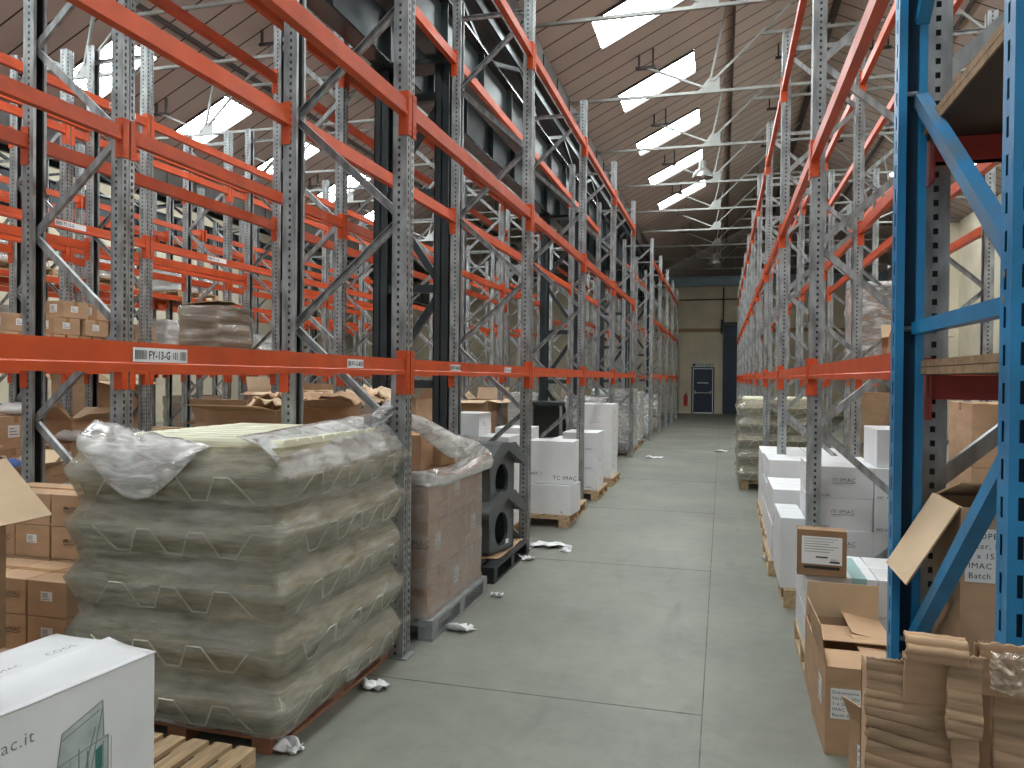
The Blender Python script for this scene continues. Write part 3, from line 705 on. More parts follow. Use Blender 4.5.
# ------------------------------------------------------------------ near left: wrapped mineral wool on a pallet
def wool_stack(cx, cy, hx, hy, z0, n, ph, where, seed=0, top_open=True, zz=True, grp='insulation packs', fm='film'):
    def prof(t): # outline offset within one pack: dark lower facet leans out upwards, pale upper facet leans in
        return .074*(.45+.55*t/.5) if t < .5 else .074*(1-(t-.5)/.5)
    ringp = rring(hx, hy, .035)
    for k in range(n):
        o = empty('insulation_pack', (cx, cy, z0+k*ph), 0, f'{LAYN[k] if k < n-1 else "topmost"} greenish mineral wool pack {where}', 'insulation', grp)
        rings = []
        sh = (random.Random(seed*9+k).uniform(-.008, .008), random.Random(seed*9+k+50).uniform(-.008, .008))
        for j in range(9):
            t = j/8; e = prof(t); rings.append([(x*(1+e/hx)+sh[0]+.014*nz(x, y, k+t, 5, seed), y*(1+e/hy)+sh[1]+.014*nz(y, x, k+t, 5, seed+2), t*ph) for x, y in ringp])
        b = MB(); loft(b, rings); b.build('wool_body', M['wool'], o, smooth=False)
        if zz:
            for side in (0, 1, 2):
                g = MB(); ln = hx if side == 0 else hy; cnt = int(round(ln*2/.27)); pts = []
                for i in range(cnt*2+1):
                    for q in ((-.28, .28) if 0 < i < cnt*2 else (0,)):
                        s_ = -ln+.07+(2*ln-.14)*(i+q)/(cnt*2); up = (i+k) % 2
                        zt = ph*(.50 if up else .06); e = prof(.50 if up else .06)+.017
                        if side == 0: pts.append((s_+sh[0], -hy-e+sh[1], zt))
                        elif side == 1: pts.append((hx+e+sh[0], s_+sh[1], zt))
                        else: pts.append((-hx-e+sh[0], s_+sh[1], zt))
                g.path(pts, .0042, 4); g.build('zigzag_seam', M['seam'], o)
        if k == n-1:
            g = MB(); cnt = 9                                        # pale ribs of the top sheet
            for i in range(cnt):
                y_ = -hy+.06+(2*hy-.12)*(i+.5)/cnt; rr = (2*hy-.12)/cnt*.5
                ring = []
                for a in range(9):
                    an = PI*a/8; ring.append((y_-rr*math.cos(an), ph+.028*min(1, 1.6*math.sin(an))))
                v = [(-hx+.02, y, z) for y, z in ring]+[(hx-.01, y, z) for y, z in ring]
                m9 = len(ring); g.add(v, [(q, q+1, m9+q+1, m9+q) for q in range(m9-1)]+[tuple(range(m9)), tuple(range(m9, 2*m9))])
            g.build('ribbed_top_sheet', M['woolpale'], o)
    # film
    rings = []
    N_ = n*6
    for j in range(N_+1):
        t = (j % 6)/6; e = prof(t)*.95+.028; zz_ = z0+n*ph*j/N_
        rings.append([(cx+x*(1+e/hx)+.012*nz(x, y, zz_, 9, seed+5), cy+y*(1+e/hy)+.012*nz(y, x, zz_, 9, seed+6), zz_+.012*nz(x, y, 3, 6, seed)) for x, y in ringp])
    b = MB(); loft(b, rings, cap=False)
    t = b.build('stretch_film', M[fm], smooth=True); tag(t, f'clear stretch film wound round the mineral wool {where}', 'plastic film')
    return t
wx0, wx1, wy0, wy1 = -1.715*S, -1.13*S, 1.79*S, 2.53*S; WZ = PH*.66+.004
pallet(wx0, wy0-.02, 'reddish wooden pallet under the big wrapped mineral wool stack', 'red', sx=(wx1-wx0), sy=(wy1-wy0)/1.2).scale[2] = .66
NP, PHH = 5, .240
film1 = wool_stack((wx0+wx1)/2, (wy0+wy1)/2, (wx1-wx0)/2, (wy1-wy0)/2-.01, WZ, NP, PHH, 'in the big wrapped stack at left front', 1)
ztop = WZ+NP*PHH
# bunched film: rolled collar round the top, flap hanging over the front, tail to the upright
cxx, cyy = (wx0+wx1)/2, (wy0+wy1)/2
def fl1(u, v):   # hanging flap on the front left
    x = wx0+.0+u*.62; zz = ztop+.10*(1-u)*(1-v)-v*(.03+.20*math.sin(PI*min(1, u*1.0))**1.2)
    y = wy0-.085-.02*math.sin(v*3)-.012*nz(u*9, v*3, 0)+(.10*(1-v)*(1-v))
    return (x, y, zz+.006*nz(u*9, v*4, 4))
sheet('loose_film_flap', fl1, 30, 10, M['filmthick'], 'loose crumpled flap of clear film hanging over the front of the wool stack', 'plastic film', solid=.002)
def fl2(u, v):   # collar on the aisle side and top right
    x = wx1+.075-.24*(1-v)**1.5+.012*nz(u*7, v*4, 2); y = wy0-.04+u*(wy1-wy0+.05)
    z = ztop+.035+.04*u-.17*v**1.5+.010*nz(u*9, v*4, 8)+.015*(1-v)
    return (x, y, z)
sheet('film_collar', fl2, 36, 12, M['filmthick'], 'white crumpled film collar along the aisle edge of the wool stack', 'plastic film', solid=.002)
def fl3(u, v):
    a = -PI*.9*v; x = wx1-.02+.05*math.cos(a*2)+.03*nz(u*8, v*5, 3); y = wy1-.22+.30*u; z = ztop+.06+.09*u+.035*math.sin(a*2)
    return (x, y, z)
sheet('film_knot', fl3, 14, 10, M['filmthick'], 'knotted film end at the far corner of the wool stack by the upright', 'plastic film', solid=.002)
# torn scraps of film under the load
def scrap(name, x, y, s, label, seed, m='paper', zs=.05, z0=.004, cat='scrap'):
    def f(u, v):
        a = u*2*PI; r = s*v*(.6+.5*nz(math.cos(a)*2, math.sin(a)*2, seed)); r = max(r, 0)
        return (x+r*math.cos(a)*1.5, y+r*math.sin(a), z0+abs(zs*nz(u*6, v*4, seed+.5))*(.4+v))
    return sheet(name, f, 18, 5, M[m], label, cat, 'torn scraps of wrap and paper on the floor', solid=.0015)
for i, (px_, py_, s_, d_) in enumerate([(722, 452, .18, 'at the foot of the right-hand racking'), (548, 546, .20, 'in the aisle beside the dark grey houses'), (460, 630, .10, 'at the corner of the brown wrapped pallet'),
        (375, 688, .09, 'by the edge of the wool stack pallet'), (290, 752, .07, 'at the near corner of the wool stack'), (527, 560, .08, 'at the foot of the second upright'), (497, 597, .05, 'at the far corner of the brown wrapped pallet'),
        (612, 478, .17, 'in front of the white carton pallets'), (655, 458, .2, 'farther down the aisle on the left'), (767, 560, .05, 'left of the right-hand cartons'), (640, 440, .15, 'by the far left racking'), (566, 552, .06, 'on the floor joint')]):
    p = at(px_, py_, Z=0); scrap('film_scrap', p.x, p.y, s_, f'torn white scrap {d_}', i+1)

# foreground pallet and the white carton on it
pallet(-1.55*S, .95*S, 'pale wooden pallet in the bottom left corner under the white carton', 'wood', rz=0, sx=.72, sy=.95)
pw = empty('white_carton', (-1.10*S, 1.31*S, PH), math.radians(-5.5), 'large white carton with line drawing in the bottom left corner', 'box')
bw, bl, bh = .43, .98, .445*S-PH
b = MB(); b.box(-bw, 0, -bl, 0, 0, bh-.012); b.build('carton_body', M['whitebox'], pw, bevel=.005)
def lidfn(x0, x1):
    def f(u, v):
        x = x0+(x1-x0)*u; y = -bl+bl*v; e = (u if x0 < -.3 else 1-u)
        return (x, y, bh-.010+.020*e**3*(1 if x0 > -.3 else .4)+.003*nz(x*9, y*9, 1))
    return f
MB().grid(lidfn(-.44, -.205), 8, 20).build('top_flap', M['whitebox'], pw, solid=.005, smooth=True)
MB().grid(lidfn(-.20, .003), 8, 20).build('top_flap', M['whitebox'], pw, solid=.005, smooth=True)
g = MB()
put_text(g, 'www.imac.it', .050, (.0008, -.70, bh-.118), (0,1,0), (0,0,1), 0)
for tx, y_, sz in (('COOL', -.20, .035), ('IMAC', -.36, .03), ('MADE IN ITALY', -.66, .028)):
    put_text(g, tx, sz, (-.225, y_, bh+.008), (0,1,0), (-1,0,0), 0, True)
g.build('printed_text', M['greyink'], pw)
# line drawing: a gabled dwelling-like sketch of panels on the long side
g = MB(); o = (.0008, 0, 0); ux, uy = (0,1,0), (0,0,1)
def ln(x0, y0, x1, y1, w_=.003, mi=0):
    a = Vector((.0016, x0, y0)); b_ = Vector((.0016, x1, y1)); g.bar(a, b_, w_, .001, (1,0,0), mi) if False else g.sweep(a, b_, [(-w_/2,-.0004),(w_/2,-.0004),(w_/2,.0004),(-w_/2,.0004)], (1,0,0), mi)
yA, yB = -.385, -.18; zb, zt = .10, .385
g.add([(.0012, yA, zb), (.0012, yB, zb), (.0012, yB, zt), (.0012, yA, zt-.03)], [(0,1,2,3)], 1)
g.add([(.0012, yA+.035, zt-.03), (.0012, yB-.015, zt), (.0012, yB-.02, zt+.11), (.0012, yA+.05, zt+.065)], [(0,1,2,3)], 1)
for q in ((yA,zb,yA,zt-.03),(yB,zb,yB,zt),(yA,zt-.03,yB,zt),(yA,zb,yB,zb),(yA+.035,zt-.03,yA+.05,zt+.065),(yB-.015,zt,yB-.02,zt+.11),(yA+.05,zt+.065,yB-.02,zt+.11),
          (yA+.05,zt+.045,yB-.03,zt+.085),(yA+.10,zb,yB-.02,zt+.09),(yA+.06,zb,yA+.16,zt+.04),(yA,zt-.12,yA+.10,zt-.08),(yB-.07,zt-.02,yB-.07,zt-.12),(yB-.07,zt-.12,yB,zt-.10),(yA+.03,zb,yA+.03,zt-.03),(yB-.10,zb,yB-.10,zt),(yB-.13,zt-.14,yB,zt-.16)):
    ln(*q)
for i in range(8): ln(yA+.02+i*.028, zb, yA+.02+i*.028, zt-.03+.003*i, .0012)
g.add([(.0014, yB-.045, zt-.10), (.0014, yB-.02, zt-.09), (.0014, yB-.02, zt-.02), (.0014, yB-.045, zt-.03)], [(0,1,2,3)], 2)
g.build('line_drawing', [M['greyink'], M['paleink'], M['greenink']], pw)

# stepped pallet load of brown cartons at the left edge
GK = 'brown cartons stacked at the left edge'
bh_ = .119*S
pallet(-2.70*S, 1.54*S, 'wooden pallet under the stepped brown cartons at left edge', 'wood', sx=1.05, sy=1.28)
cw, cd = .255, .36
for k in range(4):
    for i in range(4):
        for j, (yy, top) in enumerate(((2.28, 4), (2.03, 2), (1.56, 1))):
            if k >= top or (j > 0 and i < 0): continue
            X = -2.70*S+i*(cw+.008)
            lab = f'brown carton, {LAYN[k]} layer, {["back", "middle", "front"][j]} row, {COLN[i]} in the stepped stack at left edge'
            carton(X, X+cw, yy*S, yy*S+cd, PH+k*bh_, PH+(k+1)*bh_-.002, 'kraft', lab, GK, rz=random.uniform(-.02, .02), logo='imac' if i % 2 == 0 else None, sticker=(.35, .45, .075, .05) if i % 2 else None)
# open carton with a big flap at the far left edge
open_carton(-2.0*S-.2, 1.66*S, PH+bh_+.002, .38, .36, .745*S-PH-bh_, 'tall open brown carton with raised flap at the left edge behind the white carton', None, rz=.05, angs=(-80, -60, None, 134), fl=.36)

# brown cartons wrapped in film behind the wool stack
GP = 'brown cartons in the film wrapped pallet'
px0, py0 = -1.62*S, 2.72*S
pallet(px0, py0-.02, 'grey pallet wrapped in film under the pinkish brown cartons', 'grey', sx=.93, sy=.93)
bw_, bd_, bh2 = .295, .35, .29
for k in range(3):
    for i in range(3):
        for j in range(3):
            if i == 1 and j == 1: continue
            X = px0+i*(bw_+.004); Y = py0+j*(bd_+.004)
            carton(X, X+bw_, Y, Y+bd_, PH+k*(bh2+.001), PH+k*(bh2+.001)+bh2, 'pink', f'pinkish brown carton, {LAYN[k]} layer {["near", "middle", "far"][j]} {COLN[i]}, in the film wrapped pallet', GP,
                   logo='imac' if (k+j+i) % 2 and j == 0 else None, sticker=(.3,.4,.07,.06) if j == 0 and (k+i) % 2 == 0 else None, print_side=1 if i == 2 and (k+j) % 2 else None)
zt2 = PH+3*(bh2+.001)
ringp = rring(.295*1.5+.012, .35*1.5+.012, .035); ccx, ccy = px0+.4485, py0+.529
rings = [[(ccx+x+.010*nz(x*3, y*3, z_*6, 2, 3), ccy+y+.010*nz(y*3, x*3, z_*6, 2, 4), z_) for x, y in ringp] for z_ in [.05+(zt2-.05)*i/24 for i in range(25)]]
t = loft(MB(), rings, cap=False).build('stretch_film', M['film2'], smooth=True); tag(t, 'tight clear film round the pinkish brown cartons behind the wool stack', 'plastic film')
def rope(pts, r, seed):
    """bunched film rope along a path"""
    def f(u, v):
        q = u*(len(pts)-1); i = min(int(q), len(pts)-2); w1 = q-i; p = Vector(pts[i]).lerp(Vector(pts[i+1]), w1)
        a = 2*PI*v; rr = r*(1+.4*nz(u*5, v*6, seed))*(.6+.6*math.sin(PI*min(1, u*1.1)))
        return (p.x+rr*math.cos(a), p.y+rr*math.cos(a)*.3, p.z+rr*1.6*math.sin(a)*(1+.25*nz(u*7, v*5, seed+1)))
    return f
ex, ey = ccx+.455, ccy-.54
sheet('film_rope', rope([(wx1-.05, wy1-.02, ztop+.09), (wx1+.05, wy1+.3, ztop+.02), (wx1+.13, wy1+.62, ztop-.13), (ex, ey+.80, zt2+.08), (ex+.02, ey+1.02, zt2+.0), (ex+.01, ey+.75, zt2-.02), (ex, ey+.35, zt2-.035), (ex, ey, zt2-.01), (ex-.3, ey-.01, zt2-.02)], .045, 2), 80, 12, M['filmthick'],
      'long bunched rope of film drooping from the wool stack over the brown pallet', 'plastic film', solid=0)
p = at(415, 484, Y=2.80*S)
carton(-1.33*S, -1.33*S+.30, 2.80*S, 2.80*S+.30, zt2+.003, zt2+.003+.23, 'kraft', 'plain orange brown carton standing on top of the film wrapped pallet', GP, rz=.12)
carton(-1.33*S+.08, -1.33*S+.34, 3.02*S, 3.02*S+.22, zt2+.003, zt2+.003+.20, 'kraft', 'smaller brown carton behind the plain one on the film wrapped pallet', GP, rz=-.1)
# torn crumpled cardboard behind
open_carton(-1.80*S, 2.92*S, 0, .50, 1.0, .86*S, 'big brown carton with crumpled torn top between the first two left rows', None, rz=0, angs=(80, 85, None, 70), fl=.2)
for i, (x, y, z, s_) in enumerate(((-1.52, 2.95, .885, .42), (-1.72, 2.80, .865, .36), (-1.84, 3.05, .885, .40), (-1.50, 3.15, .90, .3))):
    def f(u, v, x=x, y=y, z=z, s_=s_, i=i): return (x*S+(u-.5)*s_+.03*nz(u*4, v*4, i), y*S+(v-.5)*s_*1.2, z*S+.05*nz(u*5, v*5, i+3)+.03*nz(u*14, v*9, i)+.05*math.sin(u*3))
    sheet('torn_cardboard', f, 18, 18, M['kraft_l'] if i % 2 else M['kraft'], f'crumpled torn piece of brown cardboard, {ORD[i]} in the heap behind the wool stack', 'cardboard', 'torn cardboard heap', solid=.006)

# dark grey plastic houses on a black pallet
pallet(-1.66*S, 3.55*S, 'black plastic pallet under the dark grey plastic houses', 'black', sx=.98, sy=.92)
def sh(u, v): return (-1.10*S-.35+.39*u, 3.72*S+.80*v, PH+.006+.02*nz(u*3, v*3, 3)+.03*max(0, u-.8))
sheet('cardboard_sheet', sh, 10, 14, M['kraft'], 'curled brown cardboard sheet on the black pallet', 'cardboard')
def plastic_house(x, y, z, lab):
    t = empty('plastic_house', (x, y, z), math.radians(-8), lab, 'plastic house', 'dark grey plastic houses')
    w_, d_, h_ = .36, .42, .36     # gable faces +x/-y corner; opening in the -y... front at +x side
    b = MB(); n = 16
    # front wall (normal -y) as an outline with an oval opening
    def oval(i): a = 2*PI*i/n; return (.095*math.cos(a), .145*math.sin(a)+h_*.50)
    outer = []
    for i in range(n):
        a = 2*PI*i/n; cx_, sz_ = math.cos(a), math.sin(a); X = max(-w_/2, min(w_/2, cx_*w_)); Z = max(0, min(h_, h_*.5+sz_*h_))
        outer.append((X, Z))
    for yy, s_ in ((-d_/2, 1), (-d_/2+.03, -1)):
        v = [(X, yy, Z) for X, Z in outer]+[(oval(i)[0], yy, oval(i)[1]) for i in range(n)]
        b.add(v, [((i, (i+1) % n, n+(i+1) % n, n+i) if s_ > 0 else (n+i, n+(i+1) % n, (i+1) % n, i)) for i in range(n)])
    v = [(oval(i)[0], -d_/2, oval(i)[1]) for i in range(n)]+[(oval(i)[0], -d_/2+.03, oval(i)[1]) for i in range(n)]
    b.add(v, [(n+i, n+(i+1) % n, (i+1) % n, i) for i in range(n)])
    b.box(-w_/2, -w_/2+.02, -d_/2, d_/2, 0, h_); b.box(w_/2-.02, w_/2, -d_/2, d_/2, 0, h_); b.box(-w_/2, w_/2, d_/2-.02, d_/2, 0, h_); b.box(-w_/2, w_/2, -d_/2, d_/2, 0, .02)
    b.add([(-w_/2, -d_/2, h_), (w_/2, -d_/2, h_), (0, -d_/2, h_+.10), (-w_/2, d_/2, h_), (w_/2, d_/2, h_), (0, d_/2, h_+.10)], [(0,1,2), (5,4,3)])
    b.build('shell', M['greyplastic'], t)
    r_ = MB()
    for s_ in (-1, 1):
        a = [(0, h_+.09), (s_*(w_/2+.08), h_-.06), (s_*(w_/2+.09), h_-.005), (s_*.10, h_+.135), (0, h_+.135)]
        v = [(x_, -d_/2-.06, z_) for x_, z_ in a]+[(x_, d_/2+.05, z_) for x_, z_ in a]
        r_.add(v, [(i, (i+1) % 5, 5+(i+1) % 5, 5+i) for i in range(5)]+[(0,1,2,3,4), (9,8,7,6,5)])
    r_.build('roof', M['greyplastic'], t, bevel=.008)
    MB().box(.06, .10, -d_/2-.004, -d_/2, .05, .085).build('sticker', M['label'], t)
    return t
for k, lab in enumerate(('lower dark grey plastic house with oval opening on the black pallet', 'upper dark grey plastic house with pitched roof on top of the other')):
    o = plastic_house(-1.235*S, 3.88*S, PH+.03+k*.40, lab); o.scale = (1.08, 1.1, 1); o.rotation_euler = (0, 0, math.radians(74))
# tan board leaning
tag(MB().box(-.06, .06, -.01, .01, 0, 1.10).box(-.04, .05, -.014, -.01, .3, .9).xf(Matrix.Translation((-1.57*S, 4.20*S, .0)) @ Matrix.Rotation(-.06, 4, 'X')).build('leaning_board', M['kraft_l']), 'tan cardboard edge strip standing upright behind the dark grey houses', 'cardboard')

# white cartons left of the aisle
GW = 'white cartons left of the aisle'
pallet(-1.63*S, 4.46*S, 'wooden pallet under the white carton stack behind the dark grey houses', sx=.62, sy=.45)
stack(-1.62*S, 4.50*S, PH, 2, 1, 5, (.30, .42, .222), 'white', 'the stack behind the grey houses', GW, skip=lambda i, j, k: i == 1 and k > 3, seed=3, print_side=1)
pallet(-1.585*S, 5.02*S, 'wooden pallet under the white cartons nearest the aisle on the left', sx=.97, sy=1.0)
carton(-1.265*S, -1.265*S+.50, 5.06*S, 5.06*S+.42, PH, PH+.32, 'white', 'white carton at floor level with printed sketch, left of the aisle', GW, rz=-.05, sticker=(.74,.05,.06,.03))
carton(-1.27*S, -1.27*S+.50, 5.09*S, 5.09*S+.36, PH+.325, PH+.325+.46, 'white', 'tall white carton resting on another, left of the aisle', GW, rz=.02, logo='t')
carton(-1.575*S, -1.575*S+.46, 5.10*S, 5.10*S+.5, PH, PH+.24, 'white', 'low white carton left of the tall one', GW, rz=.0)
stack(-1.60*S, 5.42*S, PH, 1, 1, 4, (.42, .45, .22), 'white', 'the column behind the tall white carton', GW, seed=4)
carton(-1.09*S-.18, -1.09*S+.07, 5.50*S, 5.50*S+.40, PH, PH+.5, 'white', 'narrow white carton at the aisle edge behind the tall one', GW)
pallet(-1.56*S, 6.22*S, 'wooden pallet under the three high white cartons left of the aisle', sx=.96, sy=.72)
stack(-1.56*S, 6.26*S, PH, 2, 1, 4, (.46, .60, .25), 'white', 'the four high stack left of the aisle', GW, seed=5, logo='t', skip=lambda i, j, k: (i == 1 and k == 3) or (i == 0 and k > 1), print_side=1)
pallet(-1.56*S, 7.05*S, 'wooden pallet beyond the four high white stack', sx=.96, sy=.72)
stack(-1.56*S, 7.10*S, PH, 2, 1, 4, (.46, .75, .27), 'white', 'the second tall stack left of the aisle', GW, seed=6, skip=lambda i, j, k: i == 0 and k > 1, print_side=1)
carton(-1.15*S-.12, -1.15*S+.16, 7.72*S, 7.72*S+.5, .002, .58, 'white', 'slim white carton standing on the floor with printed marks', GW, logo='t')

def wrapped_load(x0, x1, y0, y1, z0, z1, label, seed, m='whitebox', fm='filmthick', mi2=None):
    """a film wrapped load: bulging layered goods and the film over them"""
    t = empty('wrapped_load', ((x0+x1)/2, (y0+y1)/2, z0), 0, label, 'wrapped load', 'film wrapped pallet loads')
    hx, hy, H_ = (x1-x0)/2, (y1-y0)/2, z1-z0; rp = rring(hx, hy, .06, 8); n = 16
    def rr(e): return [[(x*(1+e/hx)+.03*nz(x*2, y*2, k/3, 1, seed)+.012*math.sin(k*1.6), y*(1+e/hy)+.03*nz(y*2, x*2, k/3, 1, seed+1), H_*k/n) for x, y in rp] for k in range(n+1)]
    loft(MB(), rr(0)).build('goods', M[m], t); loft(MB(), rr(.012), cap=True).build('film', M[fm], t, smooth=True)
    return t
wl = 0
for (x0, x1, y0, y1, z1, lab, m) in (
    (-1.60, -1.15, 8.05, 8.75, .80, 'white film wrapped load left of the aisle, before the cross aisle', 'whitebox'),
    (-1.62, -1.12, 9.95, 10.7, .86, 'tall white wrapped load standing in the cross aisle', 'whitebox'),
    (-1.62, -1.15, 11.1, 11.9, .80, 'second white wrapped load in the cross aisle', 'whitebox'),
    (-1.62, -1.15, 12.7, 13.5, .75, 'white wrapped load in the far left rack by the aisle', 'whitebox'),
    (-1.60, -1.15, 14.6, 15.4, .70, 'brown wrapped load in the far left rack', 'kraft')):
    wl += 1
    pallet(x0*S, y0*S, f'wooden pallet under the {lab}'[:90], sx=(x1-x0)*S, sy=(y1-y0)*S/1.2)
    wrapped_load(x0*S, x1*S, y0*S, y1*S, PH, z1*S, lab, wl, m)
t = empty('steel_bench', (-2.1*S, 8.0*S, 0), 0, 'dark steel bench with a lower shelf behind the white cartons left of the aisle', 'bench')
MB().box(0, .76, 0, .8, .70*S, .735*S).build('bench_top', M['dark'], t)
for x_ in (.03, .70):
    for y_ in (.03, .72): MB().box(x_, x_+.05, y_, y_+.05, 0, .70*S).build('leg', M['galv_dull'], t)
MB().box(.03, .75, .03, .77, .30*S, .325*S).build('shelf', M['dark'], t)
MB().box(.05, .71, .74, .76, .33*S, .69*S).build('back_panel', M['greyplastic'], t)
# red wrapped goods by the cross aisle
p = at(634, 432, Z=0); wrapped_load(p.x-.55, p.x-.05, 9.3*S, 9.3*S+.5, .02, .42, 'dark red wrapped bundle low on the floor at the cross aisle', 9, 'extred', 'film')

# ------------------------------------------------------------------ goods on the left rows further in
GL = 'brown cartons in the far left rows'
def shelf_pallet(x, y, lev, label, sx=.8, sy=.8, z=None): return pallet(x, y, label, 'wood', sx=sx, sy=sy, z=z if z else LV[lev]+BH/2)
# cartons seen above the near beam
zb = LV[0]+BH/2; zb3 = LV_B[0]+BH/2
shelf_pallet(-4.20*S, 3.36*S, 0, 'wooden pallet on the lower beams of the third row, under the brown cartons', sx=.74, sy=1.9, z=zb3)
zc_ = zb3+PH; rnd = random.Random(11)
lay = [(.0, -.02, 0), (.0, .32, 0), (0, .64, 0), (0, .96, 0), (0, 1.28, 0), (0, 1.60, 0), (.0, .0, 1), (.0, .50, 1), (.02, .84, 1), (0, 1.2, 1), (0, 1.56, 1), (.0, .60, 2), (.03, 1.0, 2)]
for i, (dx, dy, k) in enumerate(lay):
    hh = .165
    carton(-3.82*S-.32+dx, -3.82*S+dx, 3.38*S+dy, 3.38*S+dy+.30, zc_-.10*0+k*hh-.0, zc_+k*hh+hh-.003, 'kraft',
           f'brown carton on the third row shelf, {LAYN[k]} layer, {ORD[sum(1 for q in lay[:i] if q[2] == k)]} from the camera', GL, rz=rnd.uniform(-.05, .05), sticker=(.5,.3,.09,.08), print_side=1)
shelf_pallet(-4.22*S, 5.16*S, 0, 'wooden pallet on the lower beams under the dark wrapped block', sx=.74, sy=.75, z=zb3)
wrapped_load(-4.16*S, -3.78*S, 5.18*S, 5.62*S, zc_, zc_+.66, 'dark brown block of cartons wrapped on the third row shelf', 31, 'kraft_d', 'film')
tag(MB().grid(lambda u, v: (-4.1*S+.5*u, 5.18*S+.5*v, zc_+.69+.02*nz(u*3, v*3, 1)+.03*u), 8, 8).build('cardboard_sheet', M['kraft_l'], solid=.006), 'pale cardboard sheet lying on the dark brown wrapped block', 'cardboard')
# floor-level goods in the third row
for i, (x, y, w_, d_, n_, hh) in enumerate(((-4.15, 3.35, .42, .45, 4, .30), (-4.15, 3.72, .42, .45, 3, .30), (-4.15, 4.62, .46, .50, 3, .32), (-4.15, 5.0, .40, .5, 2, .3), (-3.72, 5.5, .5, .5, 3, .3))):
    for k in range(n_):
        carton(x*S, x*S+w_, y*S, y*S+d_, .002+k*hh, .002+(k+1)*hh-.003, 'kraft', f'brown carton, {LAYN[k]} in the {ORD[i]} floor stack of the third row', GL, rz=rnd.uniform(-.06, .06), print_side=1, sticker=(.3,.3,.1,.08))
for i, (x, y, z, w_, d_, h_, an) in enumerate(((-3.72, 3.28, .94*0+.002, .45, .5, .75, (20, 50, 30, 70)), (-4.00, 4.00, .90+.0, .35, .4, .22, (50, 60, 40, 70)),
        (-3.80, 6.35, .75*0+.002, .9, 1.1, 1.35, (100, 60, 10, 110)), (-3.85, 7.0, .002, .8, .9, 1.25, (10, 60, 120, 100)), (-4.62, 4.9, .002, .6, .9, 1.5, (20, 30, 60, 100)), (-2.50, 3.75, .002, .55, .9, 1.2, (30, 60, 100, 80)), (-2.52, 6.0, .002, .6, 1.0, 1.3, (60, 100, 50, 40)), (-2.52, 8.0, .002, .6, 1.1, 1.2, (100, 20, 50, 100)))):
    open_carton(x*S, y*S, z, w_, d_, h_, 'open brown carton with raised flaps, '+['at the left edge under the third row beam', 'on the stacks behind the near left upright', 'large, on the floor of the third row', 'tall, deeper in the third row', 'tall, in the fourth row',
        'in the second row behind the wool stack', 'in the second row beside the dark column', 'deeper in the second row'][i], 'open brown cartons left', rz=rnd.uniform(-.1, .1), angs=an, fl=.22)
# blue and white fabric bags on top of stacks
for i, (x, y, z, m) in enumerate(((-3.72, 3.28, .74, 'bluestuff'), (-3.95, 3.55, 1.2, 'paper'), (-3.9, 3.9, .92, 'paper'), (-3.9, 7.0, .002, 'bluestuff'))):
    g = MB(); rg = []
    for k in range(7):
        a = PI*k/6; rg.append([(x*S+(.13*math.sin(a)+.015)*math.cos(b_)*(1+.3*nz(math.cos(b_)*2, math.sin(b_)*2, i+k*.4)), y*S+(.12*math.sin(a)+.015)*math.sin(b_), z+.055*(1-math.cos(a))*(1+.3*nz(b_, k, i))) for b_ in [2*PI*q/18 for q in range(18)]])
    tag(loft(g, rg).build('crumpled_bag', M[m], smooth=True), f'{"blue" if m == "bluestuff" else "white"} crumpled bag on {["an open carton at the left edge", "the brown stack nearest the camera", "the brown carton stack behind the upright", "a tall open carton in the third row"][i]}', 'bag')
# white wrapped goods high at the far left
for i, (y, l_, z1) in enumerate(((5.2, 1, .42), (6.3, 1, .42), (7.6, 1, .40), (5.6, 0, .7), (7.4, 0, .7), (9.2, 0, .6))):
    zz_ = LV_B[l_]+BH/2
    pallet(-6.51*S, y*S, f'wooden pallet under white goods, {ORD[i]} on the fifth row shelves', sx=.74, sy=.9, z=zz_)
    wrapped_load(-6.49*S, -6.08*S, y*S, (y+.62)*S, zz_+PH, zz_+PH+z1*S*.7, f'white wrapped goods, {ORD[i]} load on the fifth row shelves', 60+i, 'whitebox', 'film')
# white and blue goods deep left under racks
for i, (x, y, h_) in enumerate(((-6.6, 4.6, .9), (-6.6, 8.2, .9), (-4.6, 7.0, .95), (-4.6, 8.8, 1.0), (-2.5, 9.5, 1.0), (-2.5, 13.2, 1.0))):
    wrapped_load((x-.2)*S, (x+.2)*S, y*S, (y+.7)*S, .01, h_*S*.8, f'{"brown" if i % 2 else "pale"} wrapped load on the floor, {ORD[i]} in the deeper left rows', 80+i, 'kraft' if i % 2 else 'whitebox', 'film')

# ------------------------------------------------------------------ right-hand side goods
GR = 'white cartons right of the aisle'
pallet(.272*S, 3.56*S, 'wooden pallet under the printed white cartons right of the aisle', sx=1.05, sy=.42)
carton(.258*S, .362*S, 3.60*S, 4.00*S, PH, .39*S, 'white', 'narrow white carton at the aisle edge beside the printed stack', 'white cartons right of the aisle')
hh = .1425*S
stack(.372*S, 3.58*S, PH+.002, 2, 1, 4, (.416, .60, hh-.01), 'white', 'the printed stack behind the upright', GR, gap=.004, logo='imac', jit=.003, seed=8)
carton(.645*S, .645*S+.40, 3.60*S, 3.60*S+.5, PH+4*(hh-.009)+.004, PH+5*hh, 'white', 'single white carton on top of the printed stack', GR)
pallet(.24*S, 4.12*S, 'wooden pallet protruding into the aisle right side', sx=.9, sy=.75)
stack(.255*S, 4.14*S, PH, 2, 1, 2, (.40, .80, .29), 'white', 'the low stack protruding into the aisle', GR, seed=9)
pallet(.26*S, 4.84*S, 'wooden pallet under the long white cartons', sx=1.0, sy=.8)
stack(.27*S, 4.86*S, PH, 2, 1, 3, (.46, .85, .235), 'white', 'the long stack before the right wool pallet', GR, seed=10, logo='t')
